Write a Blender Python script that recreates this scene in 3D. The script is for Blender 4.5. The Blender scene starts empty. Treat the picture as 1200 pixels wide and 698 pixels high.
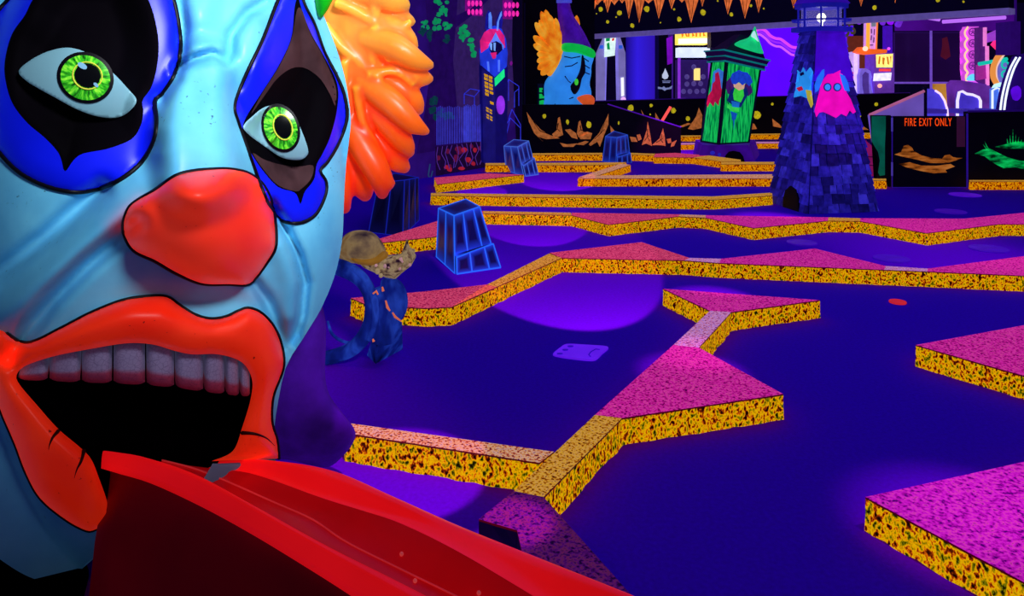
import bpy, bmesh, math, random
import numpy as np
from mathutils import Vector, Matrix
from mathutils.geometry import delaunay_2d_cdt, tessellate_polygon
random.seed(7)
rng = np.random.default_rng(7)
SC = bpy.context.scene
COL = SC.collection
F, CAMH, YH = 900.0, 1.5, 90.0

# ------------------------------------------------------------------ survey helpers
def G(x, y, z=0.0):
    d = F * (CAMH - z) / (y - YH)
    return Vector(((x - 600) * d / F, d, z))

def P(x, y, d):
    return Vector(((x - 600) * d / F, d, CAMH - (y - YH) * d / F))

class Upright:
    """a vertical plane through two floor points"""
    def __init__(s, a, b):
        s.a, s.b = Vector((a[0], a[1], 0)), Vector((b[0], b[1], 0))
        s.t = (s.b - s.a).normalized()
        n = Vector((s.t.y, -s.t.x, 0))
        if n.dot(-s.a) < 0: n = -n
        s.n = n
    def at(s, x, y, eps=0.0):
        r = Vector(((x - 600) / F, 1, -(y - YH) / F))
        d = s.n.dot(s.a + s.n * eps) / s.n.dot(r)
        return Vector((0, 0, CAMH)) + r * d
def flatplane(d): return Upright((-5, d), (5, d))

# ------------------------------------------------------------------ materials
def lin(c):
    out = []
    for v in c[:3]:
        v = v / 255.0
        out.append(v / 12.92 if v <= 0.04045 else ((v + 0.055) / 1.055) ** 2.4)
    return (out[0], out[1], out[2], 1.0)

MATS = {}
def newmat(name):
    m = bpy.data.materials.new(name); m.use_nodes = True
    m.cycles.emission_sampling = 'NONE'
    nt = m.node_tree
    return m, nt, nt.nodes['Principled BSDF']

def setp(b, e, rough, spec, metal=0.0):
    b.inputs['Roughness'].default_value = rough
    b.inputs['Specular IOR Level'].default_value = spec
    b.inputs['Metallic'].default_value = metal
    b.inputs['Emission Strength'].default_value = e

def mat(name, c, e=0.35, rough=0.6, spec=0.2, var=0.12, scale=9.0, metal=0.0, bump=0.0, ecol=None):
    """painted surface: a colour with a gentle procedural mottling, partly fluorescent"""
    if name in MATS: return MATS[name]
    m, nt, b = newmat(name); N, L = nt.nodes, nt.links
    setp(b, e, rough, spec, metal)
    tc = N.new('ShaderNodeTexCoord'); no = N.new('ShaderNodeTexNoise')
    no.inputs['Scale'].default_value = scale; no.inputs['Detail'].default_value = 4
    L.new(tc.outputs['Object'], no.inputs['Vector'])
    r = N.new('ShaderNodeValToRGB')
    l = lin(c)
    r.color_ramp.elements[0].position = 0.3; r.color_ramp.elements[1].position = 0.7
    r.color_ramp.elements[0].color = tuple(v * (1 - var) for v in l[:3]) + (1,)
    r.color_ramp.elements[1].color = tuple(min(1, v * (1 + var)) for v in l[:3]) + (1,)
    L.new(no.outputs['Fac'], r.inputs['Fac'])
    L.new(r.outputs['Color'], b.inputs['Base Color'])
    if ecol is None: L.new(r.outputs['Color'], b.inputs['Emission Color'])
    else: b.inputs['Emission Color'].default_value = lin(ecol)
    if bump:
        bp = N.new('ShaderNodeBump'); bp.inputs['Strength'].default_value = bump
        bp.inputs['Distance'].default_value = 0.01
        n2 = N.new('ShaderNodeTexNoise'); n2.inputs['Scale'].default_value = scale * 6
        L.new(tc.outputs['Object'], n2.inputs['Vector'])
        L.new(n2.outputs['Fac'], bp.inputs['Height']); L.new(bp.outputs['Normal'], b.inputs['Normal'])
    MATS[name] = m
    return m

def speckle(name, stops, scale=40.0, e=0.5, stretch=(1, 1, 1), detail=3.0, bump=0.4, rough=0.9, distort=0.0, dif=0.55):
    if name in MATS: return MATS[name]
    m, nt, b = newmat(name); N, L = nt.nodes, nt.links
    setp(b, e, rough, 0.05)
    tc = N.new('ShaderNodeTexCoord'); mp = N.new('ShaderNodeMapping')
    mp.inputs['Scale'].default_value = stretch
    no = N.new('ShaderNodeTexNoise'); no.inputs['Scale'].default_value = scale
    no.inputs['Detail'].default_value = detail; no.inputs['Distortion'].default_value = distort
    L.new(tc.outputs['Object'], mp.inputs['Vector']); L.new(mp.outputs['Vector'], no.inputs['Vector'])
    r = N.new('ShaderNodeValToRGB'); cr = r.color_ramp
    while len(cr.elements) < len(stops): cr.elements.new(0.5)
    for el, (p, c) in zip(cr.elements, stops):
        el.position = p; el.color = lin(c)
    L.new(no.outputs['Fac'], r.inputs['Fac'])
    sc = N.new('ShaderNodeVectorMath'); sc.operation = 'SCALE'; sc.inputs['Scale'].default_value = dif
    L.new(r.outputs['Color'], sc.inputs[0]); L.new(sc.outputs['Vector'], b.inputs['Base Color']); L.new(r.outputs['Color'], b.inputs['Emission Color'])
    if bump:
        bp = N.new('ShaderNodeBump'); bp.inputs['Strength'].default_value = bump; bp.inputs['Distance'].default_value = 0.01
        L.new(no.outputs['Fac'], bp.inputs['Height']); L.new(bp.outputs['Normal'], b.inputs['Normal'])
    MATS[name] = m
    return m

def glow(name, c, e=1.0):
    if name in MATS: return MATS[name]
    m, nt, b = newmat(name)
    b.inputs['Base Color'].default_value = tuple(v * 0.3 for v in lin(c)[:3]) + (1,)
    b.inputs['Emission Color'].default_value = lin(c)
    setp(b, e, 0.5, 0.1)
    MATS[name] = m
    return m

# ------------------------------------------------------------------ object helpers
def link(name, me, m, parent=None, smooth=False):
    o = bpy.data.objects.new(name, me); COL.objects.link(o)
    if m is not None:
        for q in (m if isinstance(m, (list, tuple)) else [m]): me.materials.append(q)
    if smooth:
        me.polygons.foreach_set('use_smooth', [True] * len(me.polygons))
    if parent is not None:
        o.parent = parent
        o.matrix_parent_inverse = Matrix.Translation(-world_loc(parent))
    return o

def world_loc(o):
    return Vector(o['_wl']) if '_wl' in o else Vector((0, 0, 0))

def mesh(name, vs, fs, m, parent=None, smooth=False):
    me = bpy.data.meshes.new(name)
    me.from_pydata([tuple(v) for v in vs], [], fs); me.update()
    return link(name, me, m, parent, smooth)

def from_bm(name, bm, m, parent=None, smooth=False, recalc=True):
    if recalc: bmesh.ops.recalc_face_normals(bm, faces=bm.faces)
    me = bpy.data.meshes.new(name); bm.to_mesh(me); bm.free()
    return link(name, me, m, parent, smooth)

ROOTS = []
def thing(name, label, cat, loc=(0, 0, 0), group=None):
    o = bpy.data.objects.new(name, None); COL.objects.link(o)
    o.empty_display_size = 0.1
    o.location = loc; ROOTS.append(o)
    o['_wl'] = tuple(loc)
    return tag(o, label, cat, group)

def tag(o, label, cat, group=None):
    o['label'] = label; o['category'] = cat
    if group: o['group'] = group
    return o
def struct(o): o['kind'] = 'structure'; return o

# bmesh shape adders -------------------------------------------------
def add_prism(bm, pts, thick):
    """pts: planar loop, thick: offset vector"""
    a = [bm.verts.new(p) for p in pts]; b = [bm.verts.new(p + thick) for p in pts]
    n = len(pts)
    fa = bm.faces.new(a); fb = bm.faces.new(b[::-1])
    for i in range(n):
        bm.faces.new((a[i], b[i], b[(i + 1) % n], a[(i + 1) % n]))
    if n > 4: bmesh.ops.triangulate(bm, faces=[fa, fb])

def add_hex(bm, bot, top):
    a = [bm.verts.new(p) for p in bot]; b = [bm.verts.new(p) for p in top]
    n = len(bot)
    bm.faces.new(a[::-1]); bm.faces.new(b)
    for i in range(n): bm.faces.new((a[i], a[(i + 1) % n], b[(i + 1) % n], b[i]))

def add_box(bm, c, s, rot=None):
    cx, cy, cz = c; x, y, z = s[0] / 2, s[1] / 2, s[2] / 2
    pts = [Vector((sx * x, sy * y, sz * z)) for sz in (-1, 1) for sx, sy in ((-1, -1), (1, -1), (1, 1), (-1, 1))]
    if rot is not None: pts = [rot @ p for p in pts]
    pts = [p + Vector(c) for p in pts]
    add_hex(bm, pts[:4], pts[4:])

def add_tube(bm, pts, radii, seg=8, cap=True, closed=False):
    pts = [Vector(p) for p in pts]
    if not isinstance(radii, (list, tuple)): radii = [radii] * len(pts)
    n = len(pts); rings = []
    up = Vector((0.13, 0.21, 0.97)); prev = None
    for i, p in enumerate(pts):
        if closed: t = pts[(i + 1) % n] - pts[i - 1]
        else: t = pts[min(i + 1, n - 1)] - pts[max(i - 1, 0)]
        if t.length < 1e-9: t = Vector((0, 0, 1))
        t.normalize()
        if prev is None:
            u = up.cross(t)
            if u.length < 1e-3: u = Vector((1, 0, 0)).cross(t)
        else:
            u = prev - t * prev.dot(t)
        u.normalize(); prev = u; v = t.cross(u)
        rings.append([bm.verts.new(p + (u * math.cos(2 * math.pi * k / seg) + v * math.sin(2 * math.pi * k / seg)) * radii[i]) for k in range(seg)])
    m = n if closed else n - 1
    for i in range(m):
        a, b = rings[i], rings[(i + 1) % n]
        for k in range(seg): bm.faces.new((a[k], a[(k + 1) % seg], b[(k + 1) % seg], b[k]))
    if cap and not closed:
        bm.faces.new(rings[0][::-1]); bm.faces.new(rings[-1])

def add_lathe(bm, c, prof, seg=24, axis=None):
    """prof: list of (r, z)"""
    rings = []
    for r, z in prof:
        if r < 1e-6: rings.append([bm.verts.new(Vector(c) + Vector((0, 0, z)))])
        else: rings.append([bm.verts.new(Vector(c) + Vector((r * math.cos(2 * math.pi * k / seg), r * math.sin(2 * math.pi * k / seg), z))) for k in range(seg)])
    for a, b in zip(rings, rings[1:]):
        for k in range(seg):
            k2 = (k + 1) % seg
            if len(a) == 1 and len(b) == 1: continue
            if len(a) == 1: bm.faces.new((a[0], b[k2], b[k]))
            elif len(b) == 1: bm.faces.new((a[k], a[k2], b[0]))
            else: bm.faces.new((a[k], a[k2], b[k2], b[k]))

def add_ball(bm, c, r, seg=16, rings=10, mtx=None):
    res = bmesh.ops.create_uvsphere(bm, u_segments=seg, v_segments=rings, radius=1.0)
    s = r if isinstance(r, (tuple, list)) else (r, r, r)
    for v in res['verts']:
        p = Vector((v.co.x * s[0], v.co.y * s[1], v.co.z * s[2]))
        if mtx is not None: p = mtx @ p
        v.co = p + Vector(c)

def catmull(pts, per=8, closed=False):
    pts = [np.array(p, float) for p in pts]; n = len(pts); out = []
    rngi = range(n) if closed else range(n - 1)
    for i in rngi:
        if closed: p0, p1, p2, p3 = pts[i - 1], pts[i], pts[(i + 1) % n], pts[(i + 2) % n]
        else: p0, p1, p2, p3 = pts[max(i - 1, 0)], pts[i], pts[i + 1], pts[min(i + 2, n - 1)]
        for k in range(per):
            t = k / per
            out.append(0.5 * ((2 * p1) + (-p0 + p2) * t + (2 * p0 - 5 * p1 + 4 * p2 - p3) * t * t + (-p0 + 3 * p1 - 3 * p2 + p3) * t ** 3))
    if not closed: out.append(pts[-1])
    return out

def resample(pts, n):
    a = np.array(pts, float); seg = np.linalg.norm(np.diff(a[:, :2], axis=0), axis=1)
    s = np.concatenate([[0], np.cumsum(seg)]); t = np.linspace(0, s[-1], n)
    return np.stack([np.interp(t, s, a[:, k]) for k in range(a.shape[1])], 1)

def tri_loop(pts3):
    return [tuple(t) for t in tessellate_polygon([pts3])]

def paint(name, plane, polys, m, parent=None, eps=0.006):
    """flat painted shapes lying on a vertical plane, one mesh"""
    vs, fs = [], []
    for poly in polys:
        p3 = [plane.at(x, y, eps) for x, y in poly]
        o = len(vs); vs += p3
        tr = tri_loop(p3)
        for t in tr: fs.append(tuple(o + i for i in t))
    return mesh(name, vs, fs, m, parent)

def stroke(pts, w):
    """pixel polyline -> list of quads (a painted line of width w px)"""
    out = []
    for (x0, y0), (x1, y1) in zip(pts, pts[1:]):
        dx, dy = x1 - x0, y1 - y0; l = math.hypot(dx, dy) or 1
        ux, uy = -dy / l * w / 2, dx / l * w / 2
        out.append([(x0 + ux, y0 + uy), (x1 + ux, y1 + uy), (x1 - ux, y1 - uy), (x0 - ux, y0 - uy)])
    return out

def blob(cx, cy, rx, ry, n=14, jit=0.0, a0=0.0):
    return [(cx + rx * (1 + random.uniform(-jit, jit)) * math.cos(a0 + 2 * math.pi * k / n), cy + ry * (1 + random.uniform(-jit, jit)) * math.sin(a0 + 2 * math.pi * k / n)) for k in range(n)]

def board(name, plane, poly, m, parent=None, thick=0.03, eps=0.0):
    """a cut-out board of real thickness standing on a vertical plane"""
    bm = bmesh.new()
    pts = [plane.at(x, y, eps) for x, y in poly]
    add_prism(bm, pts, -plane.n * thick)
    return from_bm(name, bm, m, parent)

def text_on(name, s, plane, x, y, hpx, m, parent=None, sx=1.0, eps=0.012, shear=0.0, rot=0.0, bold=0.0, spacing=1.0):
    cu = bpy.data.curves.new(name, 'FONT'); cu.body = s; cu.align_x = 'CENTER'; cu.align_y = 'CENTER'
    p = plane.at(x, y, eps); d = p.y
    cu.size = hpx * d / F / 0.72; cu.extrude = 0.002; cu.offset = bold; cu.shear = shear; cu.space_character = spacing
    tmp = bpy.data.objects.new(name + '_tmp', cu); COL.objects.link(tmp)
    dg = bpy.context.evaluated_depsgraph_get()
    me = bpy.data.meshes.new_from_object(tmp.evaluated_get(dg))
    bpy.data.objects.remove(tmp); bpy.data.curves.remove(cu)
    me.name = name
    t = plane.t if plane.t.x > 0 else -plane.t
    M = Matrix(((t.x, 0, plane.n.x, p.x), (t.y, 0, plane.n.y, p.y), (0, 1, 0, p.z), (0, 0, 0, 1)))
    me.transform(M @ Matrix.Rotation(rot, 4, 'Z') @ Matrix.Diagonal((sx, 1, 1, 1)))
    me.materials.clear()
    return link(name, me, m, parent)

# ------------------------------------------------------------------ camera
cam = bpy.data.cameras.new('camera'); camo = bpy.data.objects.new('camera', cam); COL.objects.link(camo)
camo.location = (0, 0, CAMH); camo.rotation_euler = (math.radians(90), 0, 0)
cam.sensor_width = 36; cam.lens = F / 1200 * 36; cam.shift_y = -(349 - YH) / 1200.0
cam.clip_start = 0.05; cam.clip_end = 200
SC.camera = camo
SC.view_settings.view_transform = 'Standard'; SC.view_settings.look = 'None'
SC.view_settings.exposure = 0; SC.view_settings.gamma = 1
SC.cycles.use_denoising = True
SC.cycles.max_bounces = 6; SC.cycles.sample_clamp_indirect = 4

# ------------------------------------------------------------------ shared materials
M_floor = mat('floor_carpet', (118, 6, 236), 0.0, 0.9, 0.05, 0.10, 60, bump=0.2)
M_side = speckle('curb_side_carpet', [(0.33, (18, 6, 4)), (0.40, (120, 36, 0)), (0.45, (235, 100, 8)), (0.495, (255, 205, 0)), (0.55, (238, 160, 0)), (0.60, (140, 135, 0)), (0.665, (24, 18, 0))], 60, 0.72, (1, 1, 0.7), 3.0, 0.6, dif=.3)
M_sidered = speckle('curb_side_orange', [(0.32, (25, 6, 0)), (0.42, (170, 50, 0)), (0.48, (250, 130, 5)), (0.54, (250, 195, 0)), (0.60, (220, 90, 0)), (0.70, (40, 15, 0))], 50, 0.72, (1, 1, 0.55), 3.0, 0.5, dif=.3)
M_top = speckle('curb_top_pink', [(0.30, (90, 5, 60)), (0.42, (180, 34, 84)), (0.50, (226, 58, 104)), (0.60, (245, 96, 130)), (0.72, (150, 20, 90))], 85, 0.68, (1, 1, 1), 4.0, 0.3)
M_top2 = speckle('curb_top_magenta', [(0.35, (90, 0, 80)), (0.43, (200, 20, 130)), (0.53, (232, 40, 175)), (0.63, (240, 80, 150)), (0.70, (130, 5, 120))], 85, 0.66, (1, 1, 1), 4.0, 0.3)
M_top3 = speckle('curb_top_violet_lit', [(0.33, (80, 0, 110)), (0.43, (190, 16, 170)), (0.53, (222, 30, 205)), (0.63, (236, 70, 180)), (0.72, (120, 5, 140))], 70, 0.62, (1, 1, 1), 4.0, 0.3)  # pink carpet with the violet light on it put into the colour
M_beam = speckle('curb_top_pale', [(0.34, (60, 10, 50)), (0.43, (220, 90, 70)), (0.50, (252, 190, 110)), (0.60, (250, 190, 170)), (0.70, (120, 40, 90))], 80, 0.55, (1, 1, 1), 4.0, 0.3)
M_beam2 = speckle('curb_top_lilac', [(0.34, (70, 10, 110)), (0.43, (225, 90, 160)), (0.50, (248, 175, 200)), (0.60, (225, 150, 245)), (0.70, (110, 30, 160))], 80, 0.55, (1, 1, 1), 4.0, 0.3)
M_beamy = speckle('curb_top_gold', [(0.34, (50, 20, 10)), (0.42, (200, 100, 10)), (0.50, (250, 190, 50)), (0.60, (250, 180, 90)), (0.70, (100, 50, 20))], 80, 0.55, (1, 1, 1), 4.0, 0.3)
M_shade = speckle('curb_top_shade', [(0.34, (36, 4, 60)), (0.48, (110, 22, 130)), (0.56, (140, 46, 100)), (0.66, (60, 10, 100))], 70, 0.30, (1, 1, 1), 4.0, 0.3, dif=1.0)  # carpet colour with shade and dim violet light put in
M_seam = mat('seam_dark_red', (110, 5, 20), 0.3)

# ------------------------------------------------------------------ curbs
CH = 0.11
def curb(poly, label, top, side=None, group='carpeted golf course borders', h=CH):
    side = side or M_side
    tp = [G(x, y, h) for x, y in poly]
    c = sum((Vector((p.x, p.y, 0)) for p in tp), Vector()) / len(tp)
    # orient counter clockwise
    ar = sum(tp[i].x * tp[(i + 1) % len(tp)].y - tp[(i + 1) % len(tp)].x * tp[i].y for i in range(len(tp)))
    if ar < 0: tp = tp[::-1]
    root = thing('course_border', label, 'golf course border', c, group)
    # carpet-wrapped side: subdivided wall with a slightly shaggy lower edge
    vs, fs = [], []; n = len(tp)
    for i in range(n):
        a, b = tp[i], tp[(i + 1) % n]
        L = (b - a).length
        k = max(1, min(60, int(L / 0.035)))
        o = len(vs)
        nrm = Vector(((b - a).y, -(b - a).x, 0)); nrm.normalize()
        for j in range(k + 1):
            p = a.lerp(b, j / k)
            q = (0 if j in (0, k) else random.uniform(-1, 1))
            vs.append(Vector((p.x, p.y, h - 0.006)))
            vs.append(Vector((p.x, p.y, h * 0.5)) + nrm * 0.004 * q)
            vs.append(Vector((p.x, p.y, 0.0)) + nrm * (0.004 + 0.006 * q))
        for j in range(k):
            v = o + j * 3
            fs.append((v, v + 1, v + 4, v + 3)); fs.append((v + 1, v + 2, v + 5, v + 4))
    mesh('side_carpet', vs, fs, side, root)
    bm = bmesh.new()
    add_prism(bm, [Vector((p.x, p.y, h)) for p in tp], Vector((0, 0, -0.007)))
    for f in bm.faces:
        f.normal_update()
        f.material_index = 0 if abs(f.normal.z) > 0.7 else 1
    from_bm('top_carpet', bm, [top, M_seam], root)
    return root
# ================================================================== SETTING
bm = bmesh.new(); bmesh.ops.create_grid(bm, x_segments=4, y_segments=4, size=1)
for v in bm.verts: v.co = Vector((v.co.x * 20 , 14.5 + v.co.y * 16.5, 0))
floor = struct(from_bm('floor', bm, M_floor))

# the borders of the front green
curb([(777,338),(961,351.5),(857,365.5),(832,364)], 'pink-topped carpet border shaped as a flat arrowhead, far end of the centre divider', M_top2)
curb([(832,364),(857,365.5),(819,407),(789,404)], 'short lilac-topped carpet link between the two centre wedges', M_beam2)
curb([(789,404),(819,407),(918,461.5),(729,489.5),(697,486)], 'large magenta-topped carpet wedge in the middle of the centre divider', M_top2)
curb([(697,486),(729,489.5),(637,582),(602,575)], 'gold-topped straight carpet border running down from the large magenta wedge', M_beamy)
curb([(405,495),(649,529),(632,542),(405,507)], 'long pale-topped carpet border from the purple robe to the centre divider', M_beam)
curb([(602,575),(637,582),(748,706),(700,712),(612,648),(606,621),(561,608)], 'dim shadowed carpet wedge beside the red slide', M_shade, mat('curb_side_shadow', (22, 8, 60), .15, .9))  # shade beside the slide is put into the top and side colours
curb([(1073,404),(1330,357),(1330,477)], 'pink-topped carpet wedge cut by the right edge of the photo, the farther of two', M_top2)
curb([(1014,582),(1420,492),(1420,800)], 'magenta-topped carpet wedge at the bottom right corner, the nearer of two', M_top3)
# third row
curb([(411,349),(500,341),(571,333),(582,336),(529,359.5),(499,361),(430,357)], 'pink-topped carpet border behind the blue branch stand', M_top)
curb([(571,333),(643,297),(658,302),(529,359.5)], 'slanting carpet border between the branch stand and the first far pink triangle', M_beamy)
curb([(644,296),(752,283.5),(808,302),(802,305),(658,302)], 'pink triangle border at the left of the second long row, beside the violet light pool', M_top)
curb([(808,302),(845,303),(843,308),(802,305)], 'tiny white-lit border link in the second long row, left one', M_beam2)
curb([(845,303),(955,291),(1038,311.5),(1036,316),(843,308)], 'wide pink triangle border in the middle of the second long row', M_top2)
curb([(1038,311.5),(1087,314.5),(1087,318),(1036,316)], 'tiny white-lit border link in the second long row, right one', M_beam2)
curb([(1087,314.5),(1230,296),(1360,330),(1087,318)], 'pink triangle border at the right end of the second long row', M_top2)
# row behind
curb([(440,281),(515,258),(566,247),(566,250),(545,268),(512,277),(449,284)], 'pink-topped border left of the large blue crystal block', M_top)
curb([(566,247),(669,249),(670,252),(566,250)], 'thin straight border just right of the large blue crystal block', M_beamy)
curb([(670,249),(797,251),(795,253.5),(713,263),(670,252)], 'pink-topped chevron border, leftmost in the row before the lighthouse', M_top)
curb([(797,251),(827,252),(827,255),(795,253.5)], 'short pale border link left of the lighthouse front', M_beam)
curb([(827,252),(971,254.5),(970,258.5),(883,267),(827,255)], 'pink-topped chevron border directly before the lighthouse door', M_top2)
curb([(971,254.5),(1008,255.5),(1008,259),(970,258.5)], 'short gold border link at the right foot of the lighthouse', M_beamy)
curb([(1008,255.5),(1130,256),(1171,252),(1171,262.5),(1086,273),(1008,259)], 'pink-topped chevron border right of the lighthouse', M_top2)
curb([(1171,252),(1200,249),(1310,240),(1310,263),(1171,262.5)], 'pink-topped border at the right edge beyond the chevron', M_top2)
# far rows
curb([(505,226),(835,230),(835,234),(505,229)], 'long straight gold border leading to the lighthouse', M_beamy)
curb([(835,230),(905,225.5),(905,229),(835,234)], 'short border piece meeting the left foot of the lighthouse', M_beamy)
curb([(509,208),(570,203),(614,204.5),(512,216)], 'pink-topped border against the mural wall', M_top)
curb([(690,205.5),(907,204),(907,209),(677,209)], 'straight gold border left of the lighthouse, in the rear half of the course', M_beam, M_sidered)
curb([(678,207.5),(728,191.5),(739,193),(702,205)], 'slanting gold border in front of the far crystal block', M_beam, M_sidered)
curb([(569,191),(734,190),(728,192.5),(690,193.5),(569,193.5)], 'gold border between the two far crystal blocks', M_beamy, M_sidered)
curb([(624,179.5),(706,179),(706,181),(624,181.5)], 'gold border at the foot of the rock mural wall', M_beamy, M_sidered)
curb([(739,179),(768,180),(766,182),(739,181)], 'short gold border right of the far crystal block', M_beamy, M_sidered)
curb([(768,180),(791,179),(831,182),(812,184.5),(766,184)], 'pink-topped border left of the crooked green tower', M_top, M_sidered)
curb([(812,184.5),(831,182),(868,187),(868,189),(845,189)], 'stepped gold border before the purple tunnel mound', M_beamy, M_sidered)
curb([(845,189.5),(909,189.5),(909,192.5),(845,192.5)], 'straight gold border right of the purple tunnel mound', M_beamy, M_sidered)
curb([(796,167.5),(818,167),(818,169),(795,169.5)], 'pale short border at the left of the crooked green tower, front one', M_beam2, M_sidered)
curb([(880,166),(1010,165.5),(1010,167.5),(880,168)], 'far pale border between the green tower and the lighthouse, front one', M_beam2, M_sidered)
curb([(796,158.7),(824,158.5),(824,160),(796,160.2)], 'far gold border at the left of the green tower, against the rear wall', M_beamy, M_sidered)
curb([(878,156.7),(1020,155.5),(1020,157),(878,158)], 'far gold border right of the green tower, against the rear wall', M_beamy, M_sidered)
curb([(1008,209),(1038.5,209),(1038.5,211.5),(1008,211.5)], 'short orange border behind the right side of the lighthouse', M_beamy, M_sidered)
curb([(1136,210.8),(1300,210.8),(1300,212.6),(1136,212.6)], 'orange border under the green grass painting', M_beamy, M_sidered)

# ---------------------------------------------------------------- floor pads
def disc(x, y, rx, label, m, name='floor_disc', cat='floor disc', h=0.012):
    c = G(x, y, h); r = rx * c.y / F
    bm = bmesh.new()
    add_lathe(bm, (0, 0, 0), [(0, 0), (r * .96, 0), (r, .004), (r, h - .003), (r * .97, h), (r * .86, h), (r * .85, h - .002), (0, h - .002)], 32)
    o = from_bm(name, bm, m); o.location = (c.x, c.y, 0)
    return tag(o, label, cat, 'round violet discs on the floor' if name == 'floor_disc' else None)
M_disc = mat('violet_disc', (90, 14, 205), 0.55, 0.5)
M_disc2 = mat('violet_disc_dim', (66, 8, 176), 0.5, 0.5)
disc(1045, 302, 20, 'round violet disc on the carpet between the rows, the middle one', M_disc2)
disc(1159, 290.5, 21, 'round violet disc on the carpet nearest the right edge', M_disc2)
disc(1131, 227.5, 17, 'bright violet disc in front of the exit gate', M_disc)
disc(1114, 247, 17, 'dim violet disc just before the chevron border, below the gate', M_disc2)
disc(940, 283.5, 17, 'faint violet disc below the lighthouse, behind the pink triangle', M_disc2)
disc(1052, 352.5, 9.5, 'small red cup disc on the blue carpet at the right', mat('red_disc', (230, 40, 50), 0.6), 'hole_cup', 'golf hole cup')

t = thing('tee_mat', 'glowing violet square tee mat with small dark marks', 'tee mat', G(680, 412))
mat_pts = catmull([(665,402.6),(688,403.6),(709,405),(712.5,407.5),(706,413),(698,420.3),(688,421),(665,418.5),(650,415.6),(649,413),(657,406.5)], 5, True)
bm = bmesh.new(); add_prism(bm, [G(x, y, .008) for x, y in mat_pts], Vector((0, 0, -.008)))
from_bm('pad', bm, mat('tee_violet', (110, 25, 245), 0.62, 0.5), t)
M_mark = mat('tee_mark', (62, 10, 190), 0.5)
for cx, cy in ((668.5,405.2),(662.5,409.3),(656,413.8)):
    bm = bmesh.new(); add_prism(bm, [G(x, y, .0115) for x, y in blob(cx, cy, 3.6, .9)], Vector((0, 0, -.003))); from_bm('mark', bm, M_mark, t)
ring = [(703,409.5),(698,409),(692.5,412),(690,415.5),(692,417.8)]
bm = bmesh.new()
add_tube(bm, [G(x, y, .0085) for x, y in ring], .004, 6)
from_bm('ring_mark', bm, M_mark, t)

# ---------------------------------------------------------------- crystal blocks
M_blk = mat('crystal_navy', (6, 14, 110), 0.35, 0.5, 0.3, 0.4, 5)
M_blkd = mat('crystal_dark', (4, 5, 50), 0.3, 0.6, 0.1, 0.4, 5)
M_blktop = mat('crystal_top', (20, 10, 120), 0.4, 0.6)
M_neon = glow('crystal_edge', (40, 110, 255), 0.8)
M_neond = glow('crystal_edge_dim', (26, 40, 190), 0.55)
def glowmat(name, dark, bright, e=.6):
    m, nt, b = newmat(name); setp(b, e, .45, .3)
    at = nt.nodes.new('ShaderNodeAttribute'); at.attribute_name = 'edge'
    r = nt.nodes.new('ShaderNodeValToRGB'); cr = r.color_ramp
    cr.elements[0].color = lin(dark); cr.elements[1].color = lin(bright); el = cr.elements.new(.5); el.color = lin([d + (g - d) * .5 for d, g in zip(dark, bright)])
    nt.links.new(at.outputs['Fac'], r.inputs['Fac'])
    nt.links.new(r.outputs['Color'], b.inputs['Base Color']); nt.links.new(r.outputs['Color'], b.inputs['Emission Color'])
    return m
def glow_panels(name, quads, m, par):
    """painted panels: bright along the edges, dark in the middle"""
    vs, fs, ed = [], [], []
    for q, wts in quads:
        c = sum(q, Vector()) / 4; o = len(vs)
        for k, s in ((0, 1.0), (1, .80), (2, .45)):
            for p in q: vs.append(c + (p - c) * s); ed.append((wts, wts * .55, 0.0)[k])
        for k in range(2):
            for i in range(4): a, b_ = o + k * 4 + i, o + k * 4 + (i + 1) % 4; fs.append((a, b_, b_ + 4, a + 4))
        fs.append((o + 8, o + 9, o + 10, o + 11))
    o_ = mesh(name, vs, fs, m, par)
    o_.data.attributes.new('edge', 'FLOAT', 'POINT').data.foreach_set('value', ed)
    bm = bmesh.new(); bm.from_mesh(o_.data); bmesh.ops.recalc_face_normals(bm, faces=bm.faces); bm.to_mesh(o_.data); bm.free()
    return o_
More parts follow.
